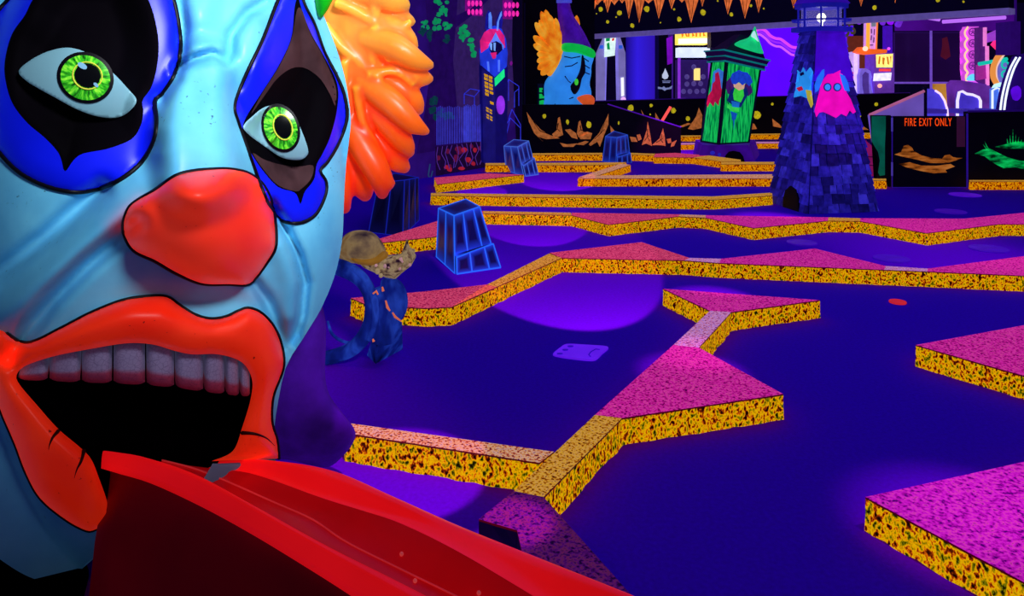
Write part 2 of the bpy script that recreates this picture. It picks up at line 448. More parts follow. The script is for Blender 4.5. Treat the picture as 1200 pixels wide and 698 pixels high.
def crystal(bot, top, label, lipz, m, neon, r=.006, tilt=.0):
    """bot, top: 4 world points each, ordered round"""
    c = sum((Vector(p) for p in bot), Vector()) / 4; c.z = 0
    t = thing('crystal_block', label, 'crystal block', c, 'blue faceted blocks with glowing edges')
    ctr = (sum(bot, Vector()) + sum(top, Vector())) / 8
    quads = [([top[0], top[1], top[2], top[3]], .35), ([bot[3], bot[2], bot[1], bot[0]], .2)]
    lines = []
    for i in range(4):
        j = (i + 1) % 4
        L = lambda u, v: bot[i].lerp(bot[j], u).lerp(top[i].lerp(top[j], u), v)
        wts = .75 if i == 1 else .6
        cuts = (0, .34, .74, 1) if i == 1 else (0, .5, 1)
        v0 = lipz if (i == 1 and lipz) else 0
        for u0, u1 in zip(cuts, cuts[1:]): quads.append(([L(u0, v0), L(u1, v0 + tilt * 0), L(u1, 1), L(u0, 1)], wts))
        if v0:
            n_ = (L(1, 0) - L(0, 0)).cross(L(0, 1) - L(0, 0)).normalized()
            if n_.dot(L(.5, .5) - ctr) < 0: n_ = -n_
            o_ = n_ * .035
            foot = []
            for u0, u1 in zip(cuts, cuts[1:]): foot.append(([L(u0, 0) + o_, L(u1, 0) + o_, L(u1, v0 * (.85 + .3 * u1)) + o_, L(u0, v0 * (.85 + .3 * u0)) + o_], .7))
            foot.append(([L(0, v0 * .85) + o_, L(1, v0 * 1.15) + o_, L(1, v0 * 1.2), L(0, v0)], .9))
            foot.append(([L(0, 0), L(0, 0) + o_, L(0, v0 * .85) + o_, L(0, v0)], .6)); foot.append(([L(1, 0), L(1, 0) + o_, L(1, v0 * 1.15) + o_, L(1, v0 * 1.2)], .6))
            lines += [(L(0, 0) + o_, L(1, 0) + o_), (L(0, v0 * .85) + o_, L(1, v0 * 1.15) + o_), (L(0, 0) + o_, L(0, v0 * .85) + o_), (L(1, 0) + o_, L(1, v0 * 1.15) + o_)]
            glow_panels('foot', foot, m, t)
            lines += [(L(u, 0) + o_, L(u, v0 * (.85 + .3 * u)) + o_) for u in cuts[1:-1]] + [(L(u, v0), L(u, 1)) for u in cuts[1:-1]]
        else: lines += [(L(u, 0), L(u, 1)) for u in cuts[1:-1]]
        lines += [(bot[i], top[i]), (top[i], top[j])]
        if not v0: lines.append((bot[i], bot[j]))
    glow_panels('body', quads, m, t)
    bm = bmesh.new()
    for a_, b_ in lines: add_tube(bm, [a_, b_], r, 5)
    from_bm('glow_edge', bm, neon, t)
    return t
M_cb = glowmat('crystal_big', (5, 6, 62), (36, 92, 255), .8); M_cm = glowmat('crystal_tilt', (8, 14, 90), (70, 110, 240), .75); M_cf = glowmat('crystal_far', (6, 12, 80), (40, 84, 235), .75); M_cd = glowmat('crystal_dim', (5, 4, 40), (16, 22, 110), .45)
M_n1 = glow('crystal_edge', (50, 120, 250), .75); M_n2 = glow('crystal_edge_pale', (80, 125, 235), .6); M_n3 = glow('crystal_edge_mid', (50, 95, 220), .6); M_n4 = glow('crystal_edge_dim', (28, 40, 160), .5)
a, b, c = G(511.5,301), G(533,320.5), G(584,313); d = a + c - b
Z = .43
crystal([a, b, c, d], [G(514,244,Z), G(532,252.5,Z), G(562,242,Z), G(546,233.3,Z)], 'large blue glowing crystal block on the left half of the course', .33, M_cb, M_n1)
a, b, c = G(593,200), G(614,206.5), G(629,204.5); d = a + c - b
crystal([a, b, c, d], [G(590.5,171,.45), G(606.5,172,.45), G(619.5,165,.47), G(602,163.5,.47)], 'tilted blue crystal block with a pale face beside the mural wall', .42, M_cm, M_n2)
a, b, c = G(706,189), G(722,191.5), G(739,190.5); d = a + c - b
crystal([a, b, c, d], [G(709.5,159.8,.47), G(723,161,.47), G(735.5,158,.47), G(719.5,153.5,.47)], 'blue crystal block in front of the rock mural wall', .33, M_cf, M_n3)
a, b, c = G(432,272), G(472,277), G(491,258); d = a + c - b
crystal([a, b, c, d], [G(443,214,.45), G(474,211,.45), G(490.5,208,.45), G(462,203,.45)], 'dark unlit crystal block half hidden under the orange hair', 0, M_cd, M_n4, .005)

# ---------------------------------------------------------------- walls
M_black = mat('wall_black', (5, 3, 14), 0.25, 0.8, 0.1, 0.3, 3)
M_wallp = mat('mural_purple', (52, 18, 120), 0.42, 0.8, 0.1, 0.55, 1.4)
ZC = 4.2
WL = Upright(G(511,206).xy, G(590,192).xy)
def wallquad(name, plane_pts, z0, z1, m, thick=0.12):
    (x0, y0), (x1, y1) = plane_pts
    pl = Upright((x0, y0), (x1, y1))
    pts = [Vector((x0, y0, z0)), Vector((x1, y1, z0)), Vector((x1, y1, z1)), Vector((x0, y0, z1))]
    bm = bmesh.new(); add_prism(bm, pts, -pl.n * thick)
    return struct(from_bm(name, bm, m))
tL = WL.t if WL.t.x > 0 else -WL.t
pA = G(511,206); 
e1 = (pA - tL * 9.5).xy; e2 = (pA + tL * 2.45).xy
wall_left = wallquad('wall_left', (e1, e2), 0, ZC, M_wallp)
wallquad('wall_corner', (e2, (0.27, 17.2)), 0, ZC, M_black)
wallquad('wall_back_left', ((0.3, 17.2), (1.85, 17.2)), 0, ZC, M_black)
wallquad('wall_back', ((0.3, 28), (19, 28)), 0, ZC, mat('arcade_dark', (14, 6, 44), .4, .8))
wallquad('wall_right', ((19, 8), (19, 28)), 0, ZC, mat('right_dark', (12, 4, 40), .3, .8))
bm = bmesh.new(); add_box(bm, (0, 14.5, ZC + .05), (40, 33, .1)); struct(from_bm('ceiling', bm, M_black))

# --- mural on the left wall
def ml(name, polys, c, e=.4, eps=.008, v=.2, p=wall_left):
    m = c if not isinstance(c, tuple) else mat('mural_' + name + str(c), c, e * 1.5, .8, .1, v)
    return paint(name, WL, polys, m, p, eps)
ml('painted_house', [[(536,-30),(608,-30),(606,120),(592,140),(560,170),(527,165),(522,60)]], (58,34,100), .35, .004)
ml('painted_dark_edge', [[(602,-60),(612,-60),(612,189),(606,190),(600,60)]], (10,4,34), .3, .012)
ml('painted_tree', [[(496,-60),(540,-60),(535,20),(531,70),(536,130),(545,172),(488,180),(498,130),(506,70),(500,20)], [(531,20),(552,10),(572,-8),(578,-6),(556,16),(532,34)]], (36,8,84), .4, .010)
fol = []
for cx, cy, r in ((521,8,7),(519,20,8),(513,28,7),(524,30,5),(515,0,6),(545,35,7),(548,44,7),(543,40,6),(551,55,4),(555,63,3),(497,30,6),(500,42,7),(494,36,5),(523,46,4),(508,118,5),(514,134,7),(522,135,6),(528,135,4),(507,128,4)):
    for k in range(7):
        fol.append(blob(cx + random.uniform(-r, r) * .8, cy + random.uniform(-r, r) * .8, random.uniform(1.6, 3.4), random.uniform(1.6, 3.2), 7, .2))
ml('painted_leaves', fol[:77], (12,140,84), .55, .013)
ml('painted_leaves_dark', fol[77:], (12,62,70), .4, .0135)
win = []
for x0, y0, nx, ny in ((548,0,4,2),(591,2,4,2)):
    for i in range(nx):
        for j in range(ny): win.append(blob(x0 + i * 4.6 + 1.5, y0 + j * 10 + 4, 1.9, 3.6, 8))
ml('painted_window_glow', [[(545,-4),(566,-4),(566,19),(545,18)], [(589,0),(608,1),(608,23),(589,22)]], (120,10,120), .5, .009)
ml('painted_window', win, (245,40,160), .7, .016)
fence = []
for k in range(34):
    x = 512 + k * 2.05; fence.append([(x - .35, 124 + abs(k % 5 - 2) * .8), (x + .35, 124 + abs(k % 5 - 2) * .8), (x + .45, 170 - k * .2), (x - .45, 170 - k * .2)])
for k in range(20):
    x = 544 + k * 1.9; fence.append([(x - .4, 122 + abs(k % 4 - 2)), (x + .4, 122 + abs(k % 4 - 2)), (x + .6, 166), (x - .5, 166)])
ml('painted_fence', fence, (58,62,190), .5, .018)
ml('painted_stones_back', [[(510,172),(589,162),(590,192),(511,206)]], (30,8,50), .35, .010)
stones, stones2 = [], []
for k in range(30):
    u, v = random.random(), random.random()
    x = 513 + u * 74; y = 172 - u * 9 + 3 + v * (27 - u * 3)
    (stones if k % 3 else stones2).append(blob(x, y, random.uniform(2, 4.2), random.uniform(1.8, 3.6), 9, .2))
ml('painted_stone', stones, (105,20,60), .4, .014); ml('painted_stone_red', stones2, (170,30,50), .45, .015)
cr = []
for k in range(14):
    x = 513 + k * 5.6; y = 172 - k * .7
    cr += stroke([(x, y), (x + random.uniform(-4, 4), y + 9), (x + random.uniform(-4, 4), y + 18), (x + random.uniform(-3, 3), y + 27)], .8)
ml('painted_crack', cr, (90,50,150), .4, .017)
bx = []
for pts in ([(544,110),(551,104),(562,106),(556,113),(544,110),(544,122)], [(556,113),(556,124)], [(593,100),(596,93),(608,101),(608,124)], [(596,93),(596,118)], [(608,104),(603,108),(603,126)], [(596,140),(600,128),(610,146),(610,168)], [(585,160),(598,138),(610,150)], [(598,138),(592,165)]):
    bx += stroke(pts, .9)
ml('painted_box_outline', bx, (44,52,200), .55, .016)
ml('painted_moth', [blob(599,74,1.6,2.8,7,.2)], (130,20,140), .5, .016)
ml('painted_vine', stroke([(504,192),(502,205),(506,214),(503,226)], 1.6) + stroke([(507,200),(504,212)], 1.4), (40,70,110), .4, .016)

# --- monster tower standing against the mural
tw = thing('monster_tower', 'tall narrow blue tower topped by a long-eared pink and blue monster against the mural wall', 'painted tower', WL.at(578,160,.02) * Vector((1,1,0)) if False else Vector((WL.at(578,196,.05).x, WL.at(578,196,.05).y, 0)))
def tb(name, poly, c, e, eps, th=.02, p=tw):
    return board(name, WL, poly, mat('tower_' + name + str(c), c, e * 1.35, .6, .2, .25, 6), p, th, eps)
body = tb('tower_body', [(564,78),(566,66),(592,66),(595,78),(594,190),(581,194),(566,190)], (14,10,96), .45, .05, .05)
tb('left_face', [(565,80),(580,92),(581,193),(567,190)], (24,20,110), .45, .058, .008)
tb('monster_body', [(564,76),(563,60),(567,44),(572,34),(580,30),(588,34),(593,46),(595,62),(594,78),(580,90)], (30,60,215), .55, .062)
tb('monster_head', [(564,62),(563,48),(568,38),(574,34),(585,34),(591,42),(592,56),(588,48),(581,44),(575,50),(572,56)], (225,30,120), .6, .068, .01)
tb('monster_muzzle', [(572,54),(577,46),(581,38),(585,46),(591,54),(590,58),(583,48),(577,49)], (90,130,250), .65, .072, .01)
tb('monster_mouth', [(574,58),(576,50),(582,48),(588,52),(589,58),(583,64),(577,63)], (12,6,70), .4, .074, .01)
for tooth in ([(574.5,50),(577,51),(576.5,59),(575,58)], [(578.5,50),(581,50),(580.5,60),(578.8,59)]): tb('monster_fang', tooth, (120,170,255), .6, .078, .008)
tb('monster_tongue', [(575,62),(582,61),(581,68),(578,69)], (220,30,110), .6, .078, .008)
tb('ear', [(569,34),(570,18),(573,12),(576,16),(577,34)], (20,20,140), .5, .06, .012)
tb('ear_inner', [(573,33),(573,16),(575,14),(576.5,20),(576.5,34)], (90,140,255), .6, .068, .008)
tb('ear', [(581,36),(582,24),(586,14),(589,13),(589,26),(587,38)], (20,20,140), .5, .06, .012)
tb('ear_inner', [(582,36),(583,26),(586,17),(588,13),(588,18),(585,24),(584,36)], (100,150,255), .6, .068, .008)
tb('arm', [(571,72),(573,72),(574,84),(572,83)], (80,120,250), .6, .07, .01); tb('arm', [(584,70),(586,70),(586,84),(584,84)], (80,120,250), .6, .07, .01)
tb('green_sign', [(580,92),(591,81),(591.5,90),(580.5,101)], (20,220,120), .75, .066, .01)
tb('violet_disc', blob(587,123,4.8,11,18), (150,50,225), .6, .066, .01)
glyphs = []
for i, (y, s) in enumerate(((86,1),(95,1),(104,1),(112,1),(125,.7),(133,.7))):
    x = 567 + (y - 84) * .06
    for r in range(2):
        for c in range(2):
            if (i + r * c) % 4 == 3: continue
            w, h = 4.6 * s, 3.4 * s
            glyphs.append([(x + c * (w + .7), y + r * (h + .6) + c * 2.2), (x + c * (w + .7) + w, y + r * (h + .6) + c * 2.2 + 1.8), (x + c * (w + .7) + w, y + r * (h + .6) + h + c * 2.2 + 1.4), (x + c * (w + .7) + .6, y + r * (h + .6) + h + c * 2.2)])
for g_ in glyphs: paint('yellow_letter', WL, [g_], mat('tower_yellow', (225,165,10), .7), tw, .075)

# --- low walls
M_low = mat('low_wall_black', (6, 3, 16), .25, .7, .15, .3, 4)
M_lip = mat('low_wall_lip', (90, 20, 180), .5, .5)
PL = flatplane(15.0)
def lowwall(name, plane, poly, thick=.12):
    o = board(name, plane, poly, M_low, None, thick); return struct(o)
wlow = lowwall('wall_low_left', PL, [(612,122.5),(712,122.5),(798,149.5),(798,180),(612,180)])
bm = bmesh.new(); add_tube(bm, [PL.at(712,122.3,-.05), PL.at(798,149.3,-.05)], .02, 6); from_bm('ramp_lip', bm, M_lip, wlow)
WR = Upright(P(690,160,17.6).xy, P(1062,160,20.5).xy)
wrear = lowwall('wall_low_rear', WR, [(690,119),(1066,109),(1066,156),(690,168)])
bm = bmesh.new(); add_tube(bm, [WR.at(690,118.8,-.05), WR.at(1066,108.8,-.05)], .018, 6); from_bm('wall_lip', bm, mat('low_wall_lip2', (50,10,120), .4), wrear)
M_rock = mat('painted_rock', (172, 98, 48), .7, .8, .1, .35, 14)
M_rockd = mat('painted_rock_line', (40, 16, 10), .3)
M_dot = mat('painted_star_yellow', (190, 175, 24), .75, .8, .1, .3, 20)
rocks = [[(617,131),(624,141),(634,152),(644,158),(656,162),(640,163),(630,160),(637,166),(626,156),(620,143)],
 [(647,157),(652,153),(654,138),(656,137),(660,158),(650,162)], [(676,156),(678,143),(680,141),(683,154),(690,156),(678,161)],
 [(662,152),(668,151),(675,156),(677,163),(670,161)], [(678,158),(688,154),(694,156),(692,163),(680,163)], [(656,167),(664,169),(676,168),(672,172),(660,172)],
 [(690,169),(702,156),(711,138),(713,133),(713,146),(708,158),(703,172),(700,166),(692,171)], [(674,169),(686,165),(690,166),(684,170)],
 [(738,160),(745,161),(747,166),(740,166)], [(746,158),(750,157),(752,163),(748,165)], [(752,170),(758,152),(759,142),(762,157),(764,171),(757,168)],
 [(764,170),(773,162),(777,150),(779,160),(780,171),(774,170)], [(781,163),(786,162),(787,167),(783,168)], [(787,167),(793,164),(790,171),(786,172)], [(715,147),(720,153),(716,156)]]
paint('painted_rocks', PL, rocks, M_rock, wlow, .006)
ln = []
for r in rocks[:1] + rocks[1:3] + rocks[6:7] + rocks[10:12]:
    ctr = (sum(p[0] for p in r) / len(r), sum(p[1] for p in r) / len(r))
    for p in r[:5]: ln += stroke([((p[0] + ctr[0] * 1.0) / 2, (p[1] + ctr[1]) / 2), ctr], .7)
paint('painted_rock_shade', PL, ln, M_rockd, wlow, .010)
paint('painted_stars', PL, [blob(x, y, rx, ry, 9, .15) for x, y, rx, ry in ((638,136,2.2,2.8),(665,143,1.8,2.8),(690,146,3,4.2),(725,144,1.1,2))], M_dot, wlow, .008)
rr = [[(718,126),(724,126),(732,130),(722,129)], [(751,128),(756,137),(762,139),(753,134)], [(768,132),(774,142),(768,139)], [(796,148),(806,144),(810,145),(800,149)], [(806,151),(816,136),(819,126),(823,135),(822,150),(812,152)], [(879,144),(884,145),(887,151),(879,152)], [(905,139),(914,146),(917,150),(906,148)], [(1002,143),(1012,148),(1018,152),(1008,152)]]
paint('painted_rocks', WR, rr, M_rock, wrear, .006)
paint('painted_stars', WR, [blob(x, y, r, r * 1.1, 9, .15) for x, y, r in ((739,126.5,3.6),(763,123.5,2),(789,129.5,3),(806,139,2.6),(887,134.5,4.6),(905,122,1.6),(1007,136,2),(1027,122,2.2),(1026,134,2.3),(762,134,.9))], M_dot, wrear, .008)
bm = bmesh.new(); add_tube(bm, [PL.at(775,143,-.1), PL.at(786,125,-.1)], .03, 8)  # glowing coral bar laid on the ramp wall
o = from_bm('coral_strip', bm, glow('strip_red', (250, 90, 80), .9)); tag(o, 'short glowing coral bar tilted on the ramp wall', 'neon light'); 

# --- upper fascia with stalactites over the arcade opening
FA = Upright(P(680,60,18.4).xy, P(1182,60,11.2).xy)
fas = struct(board('trim_1', FA, [(676,-70),(1182,-120),(1182,9),(676,41)], mat('fascia_black', (7, 3, 30), .3, .8), None, .2))
strip = struct(board('trim_2', FA, [(676,41),(1182,9),(1182,16),(676,46)], mat('fascia_strip', (104, 88, 160), .55, .4, .4), None, .24, .02))
st, stl = [], []
for x, y0, y1, w in ((687,-6,4,6),(695,-6,17,9),(708,-5,4,5),(712,-6,15,8),(737,-6,22,8),(749,-6,27,9),(772,-6,22,10),(787,-6,11,7),(810,-6,27,12),(823,-6,8,5),(853,-8,17,9),(873,-8,22,11),(889,-8,15,8),(930,-8,10,7),(1009,-12,8,7),(1049,-16,4,5),(720,-6,6,12),(760,-6,4,16),(700,-6,6,14),(729,-6,4,10),(799,-6,3,12)):
    st.append([(x - w, y0 - 6), (x + w, y0 - 6), (x + w * .55, y0 + (y1 - y0) * .35), (x + w * .18, y0 + (y1 - y0) * .75), (x, y1), (x - w * .22, y0 + (y1 - y0) * .7), (x - w * .5, y0 + (y1 - y0) * .3)])
    stl += stroke([(x - w * .35, y0), (x - .3, y1 - 3)], .6) + stroke([(x + w * .3, y0), (x + .3, y1 - 5)], .6)
paint('painted_stalactites', FA, st, mat('stalactite', (232, 112, 52), .8, .8, .1, .35, 8), fas, .008)
paint('painted_stalactite_lines', FA, stl, mat('stalactite_line', (70, 20, 10), .3), fas, .013)
paint('painted_stars', FA, [blob(x, y, r, r * 1.1, 10, .15) for x, y, r in ((704,11,2.6),(726,15,2.8),(712,25.5,1.8),(741,30,2.5),(758,10.5,3.2),(796,22.5,2.6),(824,14.5,3.2),(857,17,2.2),(880,6.5,1.6),(790,11,1.2),(774,26.5,.8),(1025,9,2.5),(1099,0,2.6),(1129,2,1.3),(699,16,.7),(722,20,.9),(841,1,1),(895,10,1))], M_dot, fas, .010)
# dark end post right of the opening
# ================================================================== sculpting helpers
def seg_dist(px, py, poly, closed=True):
    a = np.array(poly, float)
    b = np.roll(a, -1, 0) if closed else a[1:]
    if not closed: a = a[:-1]
    best = np.full(px.shape, 1e9)
    for (x0, y0), (x1, y1) in zip(a, b):
        dx, dy = x1 - x0, y1 - y0; l2 = dx * dx + dy * dy + 1e-12
        t = np.clip(((px - x0) * dx + (py - y0) * dy) / l2, 0, 1)
        best = np.minimum(best, np.hypot(px - x0 - t * dx, py - y0 - t * dy))
    return best

def inside(px, py, poly):
    r = np.zeros(px.shape, bool); a = np.array(poly, float); b = np.roll(a, -1, 0)
    for (x0, y0), (x1, y1) in zip(a, b):
        if y0 == y1: continue
        c = ((y0 > py) != (y1 > py)) & (px < (x1 - x0) * (py - y0) / (y1 - y0) + x0)
        r ^= c
    return r

def dense(pts, step, per=8, smooth=True):
    p = catmull(pts, per, True) if smooth else [np.array(q, float) for q in pts]
    p = [tuple(q) for q in p] + [tuple(p[0])]
    a = np.array(p); L = np.linalg.norm(np.diff(a, axis=0), axis=1).sum()
    return [tuple(q) for q in resample(p, max(8, int(L / step)))[:-1]]

def region(outer, holes, step):
    """triangulated 2-D region: (N,2) points, faces, number of outer boundary points"""
    vs = []; es = []
    for loop in [outer] + holes:
        o = len(vs); vs += loop; n = len(loop)
        es += [(o + i, o + (i + 1) % n) for i in range(n)]
    a = np.array(outer)
    xs = np.arange(a[:, 0].min(), a[:, 0].max(), step); ys = np.arange(a[:, 1].min(), a[:, 1].max(), step * .866)
    X, Y = np.meshgrid(xs, ys); X = X + (np.arange(len(ys)) % 2)[:, None] * step / 2
    X, Y = X.ravel(), Y.ravel()
    k = inside(X, Y, outer) & (seg_dist(X, Y, outer) > step * .55)
    for h in holes:
        k &= ~inside(X, Y, h); k &= seg_dist(X, Y, h) > step * .55
    vs = vs + list(zip(X[k], Y[k]))
    r = delaunay_2d_cdt([Vector(v) for v in vs], es, [], 0, 1e-5)
    pts = np.array([tuple(v) for v in r[0]]); tri = np.array([tuple(f) for f in r[2] if len(f) == 3])
    c = pts[tri].mean(1)
    keep = inside(c[:, 0], c[:, 1], outer)
    for h in holes: keep &= ~inside(c[:, 0], c[:, 1], h)
    return pts, tri[keep]

def lift(pts, d):
    x = (pts[:, 0] - 600) * d / F; z = CAMH - (pts[:, 1] - YH) * d / F
    return np.stack([x, d, z], 1)

def sheet(name, outer, holes, step, dfun, m, parent=None, skirt=0.0):
    pts, tri = region(outer, holes, step)
    v = lift(pts, dfun(pts[:, 0], pts[:, 1]))
    fs = [tuple(int(i) for i in t) for t in tri]
    vs = [tuple(p) for p in v]
    if skirt:
        es = {}
        for f in fs:
            for i in range(3):
                k = (f[i], f[(i + 1) % 3]); es[tuple(sorted(k))] = es.get(tuple(sorted(k)), 0) + 1
        rim = [e for e, c in es.items() if c == 1]; mp = {}
        for e in rim:
            for i in e:
                if i not in mp:
                    p = Vector(vs[i]); r = (p - Vector((0, 0, CAMH))).normalized()
                    mp[i] = len(vs); vs.append(tuple(p + r * skirt))
        fs += [(a, b, mp[b], mp[a]) for a, b in rim]
    # orient
    o = mesh(name, vs, fs, m, parent, True)
    bm = bmesh.new(); bm.from_mesh(o.data); bmesh.ops.recalc_face_normals(bm, faces=bm.faces)
    bm.faces.ensure_lookup_table()
    s = sum(f.normal.dot(f.calc_center_median() - Vector((0, 0, CAMH))) * f.calc_area() for f in bm.faces)
    if s > 0: bmesh.ops.reverse_faces(bm, faces=bm.faces)
    bm.to_mesh(o.data); bm.free()
    return o

def pillow(name, poly, D, bulge, m, parent=None, step=None, smooth=True, back=1.0, kmax=None, dfun=None):
    a = np.array(poly); size = max(np.ptp(a[:, 0]), np.ptp(a[:, 1]))
    step = step or max(.8, size / 22)
    loop = dense(poly, step, 8, smooth)
    pts, tri = region(loop, [], step)
    n = len(loop)
    dist = seg_dist(pts[:, 0], pts[:, 1], loop); k = kmax or dist.max()
    h = bulge * np.sqrt(np.maximum(0, poisson(loop, size / 44)(pts[:, 0], pts[:, 1])))
    h = np.where(dist < 1e-3, 0, h)
    base = D if dfun is None else dfun(pts[:, 0], pts[:, 1])
    f_ = lift(pts, base - h); b_ = lift(pts, base + h * back)
    on = dist < 1e-3
    vs = [tuple(p) for p in f_]; idx = {}
    for i in range(len(pts)):
        if on[i]: idx[i] = i
        else: idx[i] = len(vs); vs.append(tuple(b_[i]))
    fs = [tuple(int(i) for i in t_) for t_ in tri] + [tuple(idx[int(i)] for i in t_[::-1]) for t_ in tri]
    fs = [f for f in fs if len(set(f)) == 3]
    bm = bmesh.new()
    bv = [bm.verts.new(p) for p in vs]
    for f in fs:
        try: bm.faces.new([bv[i] for i in f])
        except ValueError: pass
    return from_bm(name, bm, m, parent, True)

_PC = {}
def poisson(loop, res):
    """smooth unit dome over a closed pixel outline (Poisson membrane)"""
    a = np.array(loop); x0, y0 = a.min(0) - 2 * res; x1, y1 = a.max(0) + 2 * res
    nx, ny = int((x1 - x0) / res) + 2, int((y1 - y0) / res) + 2
    X, Y = np.meshgrid(x0 + np.arange(nx) * res, y0 + np.arange(ny) * res)
    M = inside(X.ravel(), Y.ravel(), loop).reshape(X.shape)
    u = np.zeros(X.shape)
    for _ in range(max(nx, ny) * 12):
        v = u.copy(); v[1:-1, 1:-1] = .25 * (u[:-2, 1:-1] + u[2:, 1:-1] + u[1:-1, :-2] + u[1:-1, 2:] + 1); u = np.where(M, v, 0)
    u = u / u.max()
    def f(x, y):
        gx = np.clip((x - x0) / res, 0, nx - 1.001); gy = np.clip((y - y0) / res, 0, ny - 1.001)
        i, j = gx.astype(int), gy.astype(int); s, t = gx - i, gy - j
        return (u[j, i] * (1 - s) * (1 - t) + u[j, i + 1] * s * (1 - t) + u[j + 1, i] * (1 - s) * t + u[j + 1, i + 1] * s * t)
    return f

class Slant:
    """plane through three points"""
    def __init__(s, a, b, c):
        s.a = Vector(a); s.n = (Vector(b) - s.a).cross(Vector(c) - s.a).normalized()
        if s.n.dot(Vector((0, 0, CAMH)) - s.a) < 0: s.n = -s.n
    def at(s, x, y, eps=0.0):
        r = Vector(((x - 600) / F, 1, -(y - YH) / F)); o = Vector((0, 0, CAMH))
        return o + r * (s.n.dot(s.a + s.n * eps - o) / s.n.dot(r))

# ================================================================== crooked green tower
gt = thing('crooked_tower', 'crooked leaning green plank tower with painted monster children, standing on the purple tunnel mound', 'crooked tower', (P(849,172,14.2).x, 14.2, .3))
bl, bf, br = P(822,166,14.2), P(842,169.5,13.7), P(877,167.5,14.1)
tl, tf, tr = P(834.5,72,14.2), P(851.5,71,13.7), P(891,80,14.1)
tl = Slant(bl, bf, tf).at(834.5, 72); tr = Slant(bf, br, tf).at(891, 80)
bb, tbk = bl + br - bf, tl + tr - tf
bm = bmesh.new(); add_hex(bm, [bl, bf, br, bb], [tl, tf, tr, tbk])
M_plank = speckle('green_planks', [(0.30, (0, 50, 40)), (0.42, (0, 150, 80)), (0.52, (20, 215, 90)), (0.66, (30, 235, 110)), (0.75, (0, 120, 70))], 7, .62, (5, 5, .5), 3, .3)
from_bm('plank_body', bm, M_plank, gt)
SLf = Slant(bf, br, tf); SLl = Slant(bl, bf, tl)
M_dk = mat('tower_dark_line', (4, 20, 40), .25)
bm = bmesh.new()
add_tube(bm, [bf, tf], .035, 6); add_tube(bm, [bl, tl], .025, 6); add_tube(bm, [br, tr], .025, 6); add_tube(bm, [bl, bf, br], .03, 6)
from_bm('corner_trim', bm, M_dk, gt)
def expand(q, k, dz=0):
    c = sum(q, Vector()) / 4
    return [c + (p - c) * k + Vector((0, 0, dz)) for p in q]
q0 = [tl, tf, tr, tbk]; ax = (tf - bf).normalized()
M_cap = mat('tower_cap', (34, 6, 66), .4, .6); M_capl = mat('tower_cap_line', (10, 130, 130), .55)
bm = bmesh.new(); add_hex(bm, expand([p - ax * .02 for p in q0], 1.18), expand([p + ax * .07 for p in q0], 1.2)); add_hex(bm, expand([p + ax * .07 for p in q0], 1.24), expand([p + ax * .17 for p in q0], 1.36)); from_bm('cap', bm, M_cap, gt)
bm = bmesh.new()
for h_, k_ in ((-.02, 1.19), (.07, 1.25), (.165, 1.36)):
    r_ = expand([p + ax * h_ for p in q0], k_); add_tube(bm, r_, .016, 6, closed=True)
from_bm('cap_line', bm, M_capl, gt)
bm = bmesh.new(); add_hex(bm, expand([p + ax * .17 for p in q0], 1.18), [p + Vector((.12, 0, 0)) for p in expand([p + ax * .52 for p in q0], .5)]); from_bm('roof', bm, mat('tower_roof', (14, 6, 44), .3), gt)
pillow('slime', [(861,53),(866,48),(872,46),(878,43),(882,36),(885,31),(888,42),(893,57),(894,63),(880,60)], 13.75, .25, mat('slime_green', (20, 210, 120), .7), gt)
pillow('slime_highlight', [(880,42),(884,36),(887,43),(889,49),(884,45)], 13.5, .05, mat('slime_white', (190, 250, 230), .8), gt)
def gp(name, poly, c, sl=SLf, e=.62, eps=.012): return paint(name, sl, [poly] if isinstance(poly[0], tuple) else poly, mat('gt_' + name + str(c), c, e, .7, .1, .2, 12), gt, eps)
gp('painted_sleeve', [(851,96),(856,90),(860,100),(861,112),(853,110),(850,102)], (70,24,110)); gp('painted_sleeve', [(875,96),(880,99),(882,108),(877,113),(871,108),(872,100)], (70,24,110))
gp('painted_vest', [(856,106),(860,102),(875,102),(877,110),(868,126),(857,122),(852,118)], (16,40,110), eps=.014)
gp('painted_shirt', [(861,103),(871,104),(872,112),(868,120),(860,117),(859,110)], (60,235,70), eps=.018)
gp('painted_legs', [[(852,121),(858,125),(866,126),(866,131),(858,130),(852,126)]], (60,235,90), eps=.018)
gp('painted_shoes', [[(856,130),(864,133),(862,140),(858,141),(857,135)], [(859,140),(861,140),(860,153)]], (20,90,190), eps=.016)
gp('painted_belt', [(857,118),(867,120),(866,126),(858,125)], (30,120,210), eps=.02)
gp('painted_face', [(859,94),(863,96),(869,98),(873,98),(872,104),(866,106),(860,102)], (245,190,150), eps=.020)
gp('painted_hair', [(856,92),(858,86),(862,84),(866,82),(870,84),(876,85),(880,90),(882,96),(878,101),(874,97),(870,100),(866,96),(862,99),(858,98)], (30,70,210), eps=.024)
gp('painted_monster_back', [(832,112),(836,84),(842,80),(848,84),(848,96),(844,116),(838,120)], (60,130,220), SLl)
gp('painted_red_monster', [(828,121),(830,112),(834,106),(835,98),(838,95),(838,86),(842,84),(844,94),(845,102),(847,108),(843,118),(842,124),(838,119),(836,125),(832,120),(829,126)], (190,20,70), SLl, .6, .018)

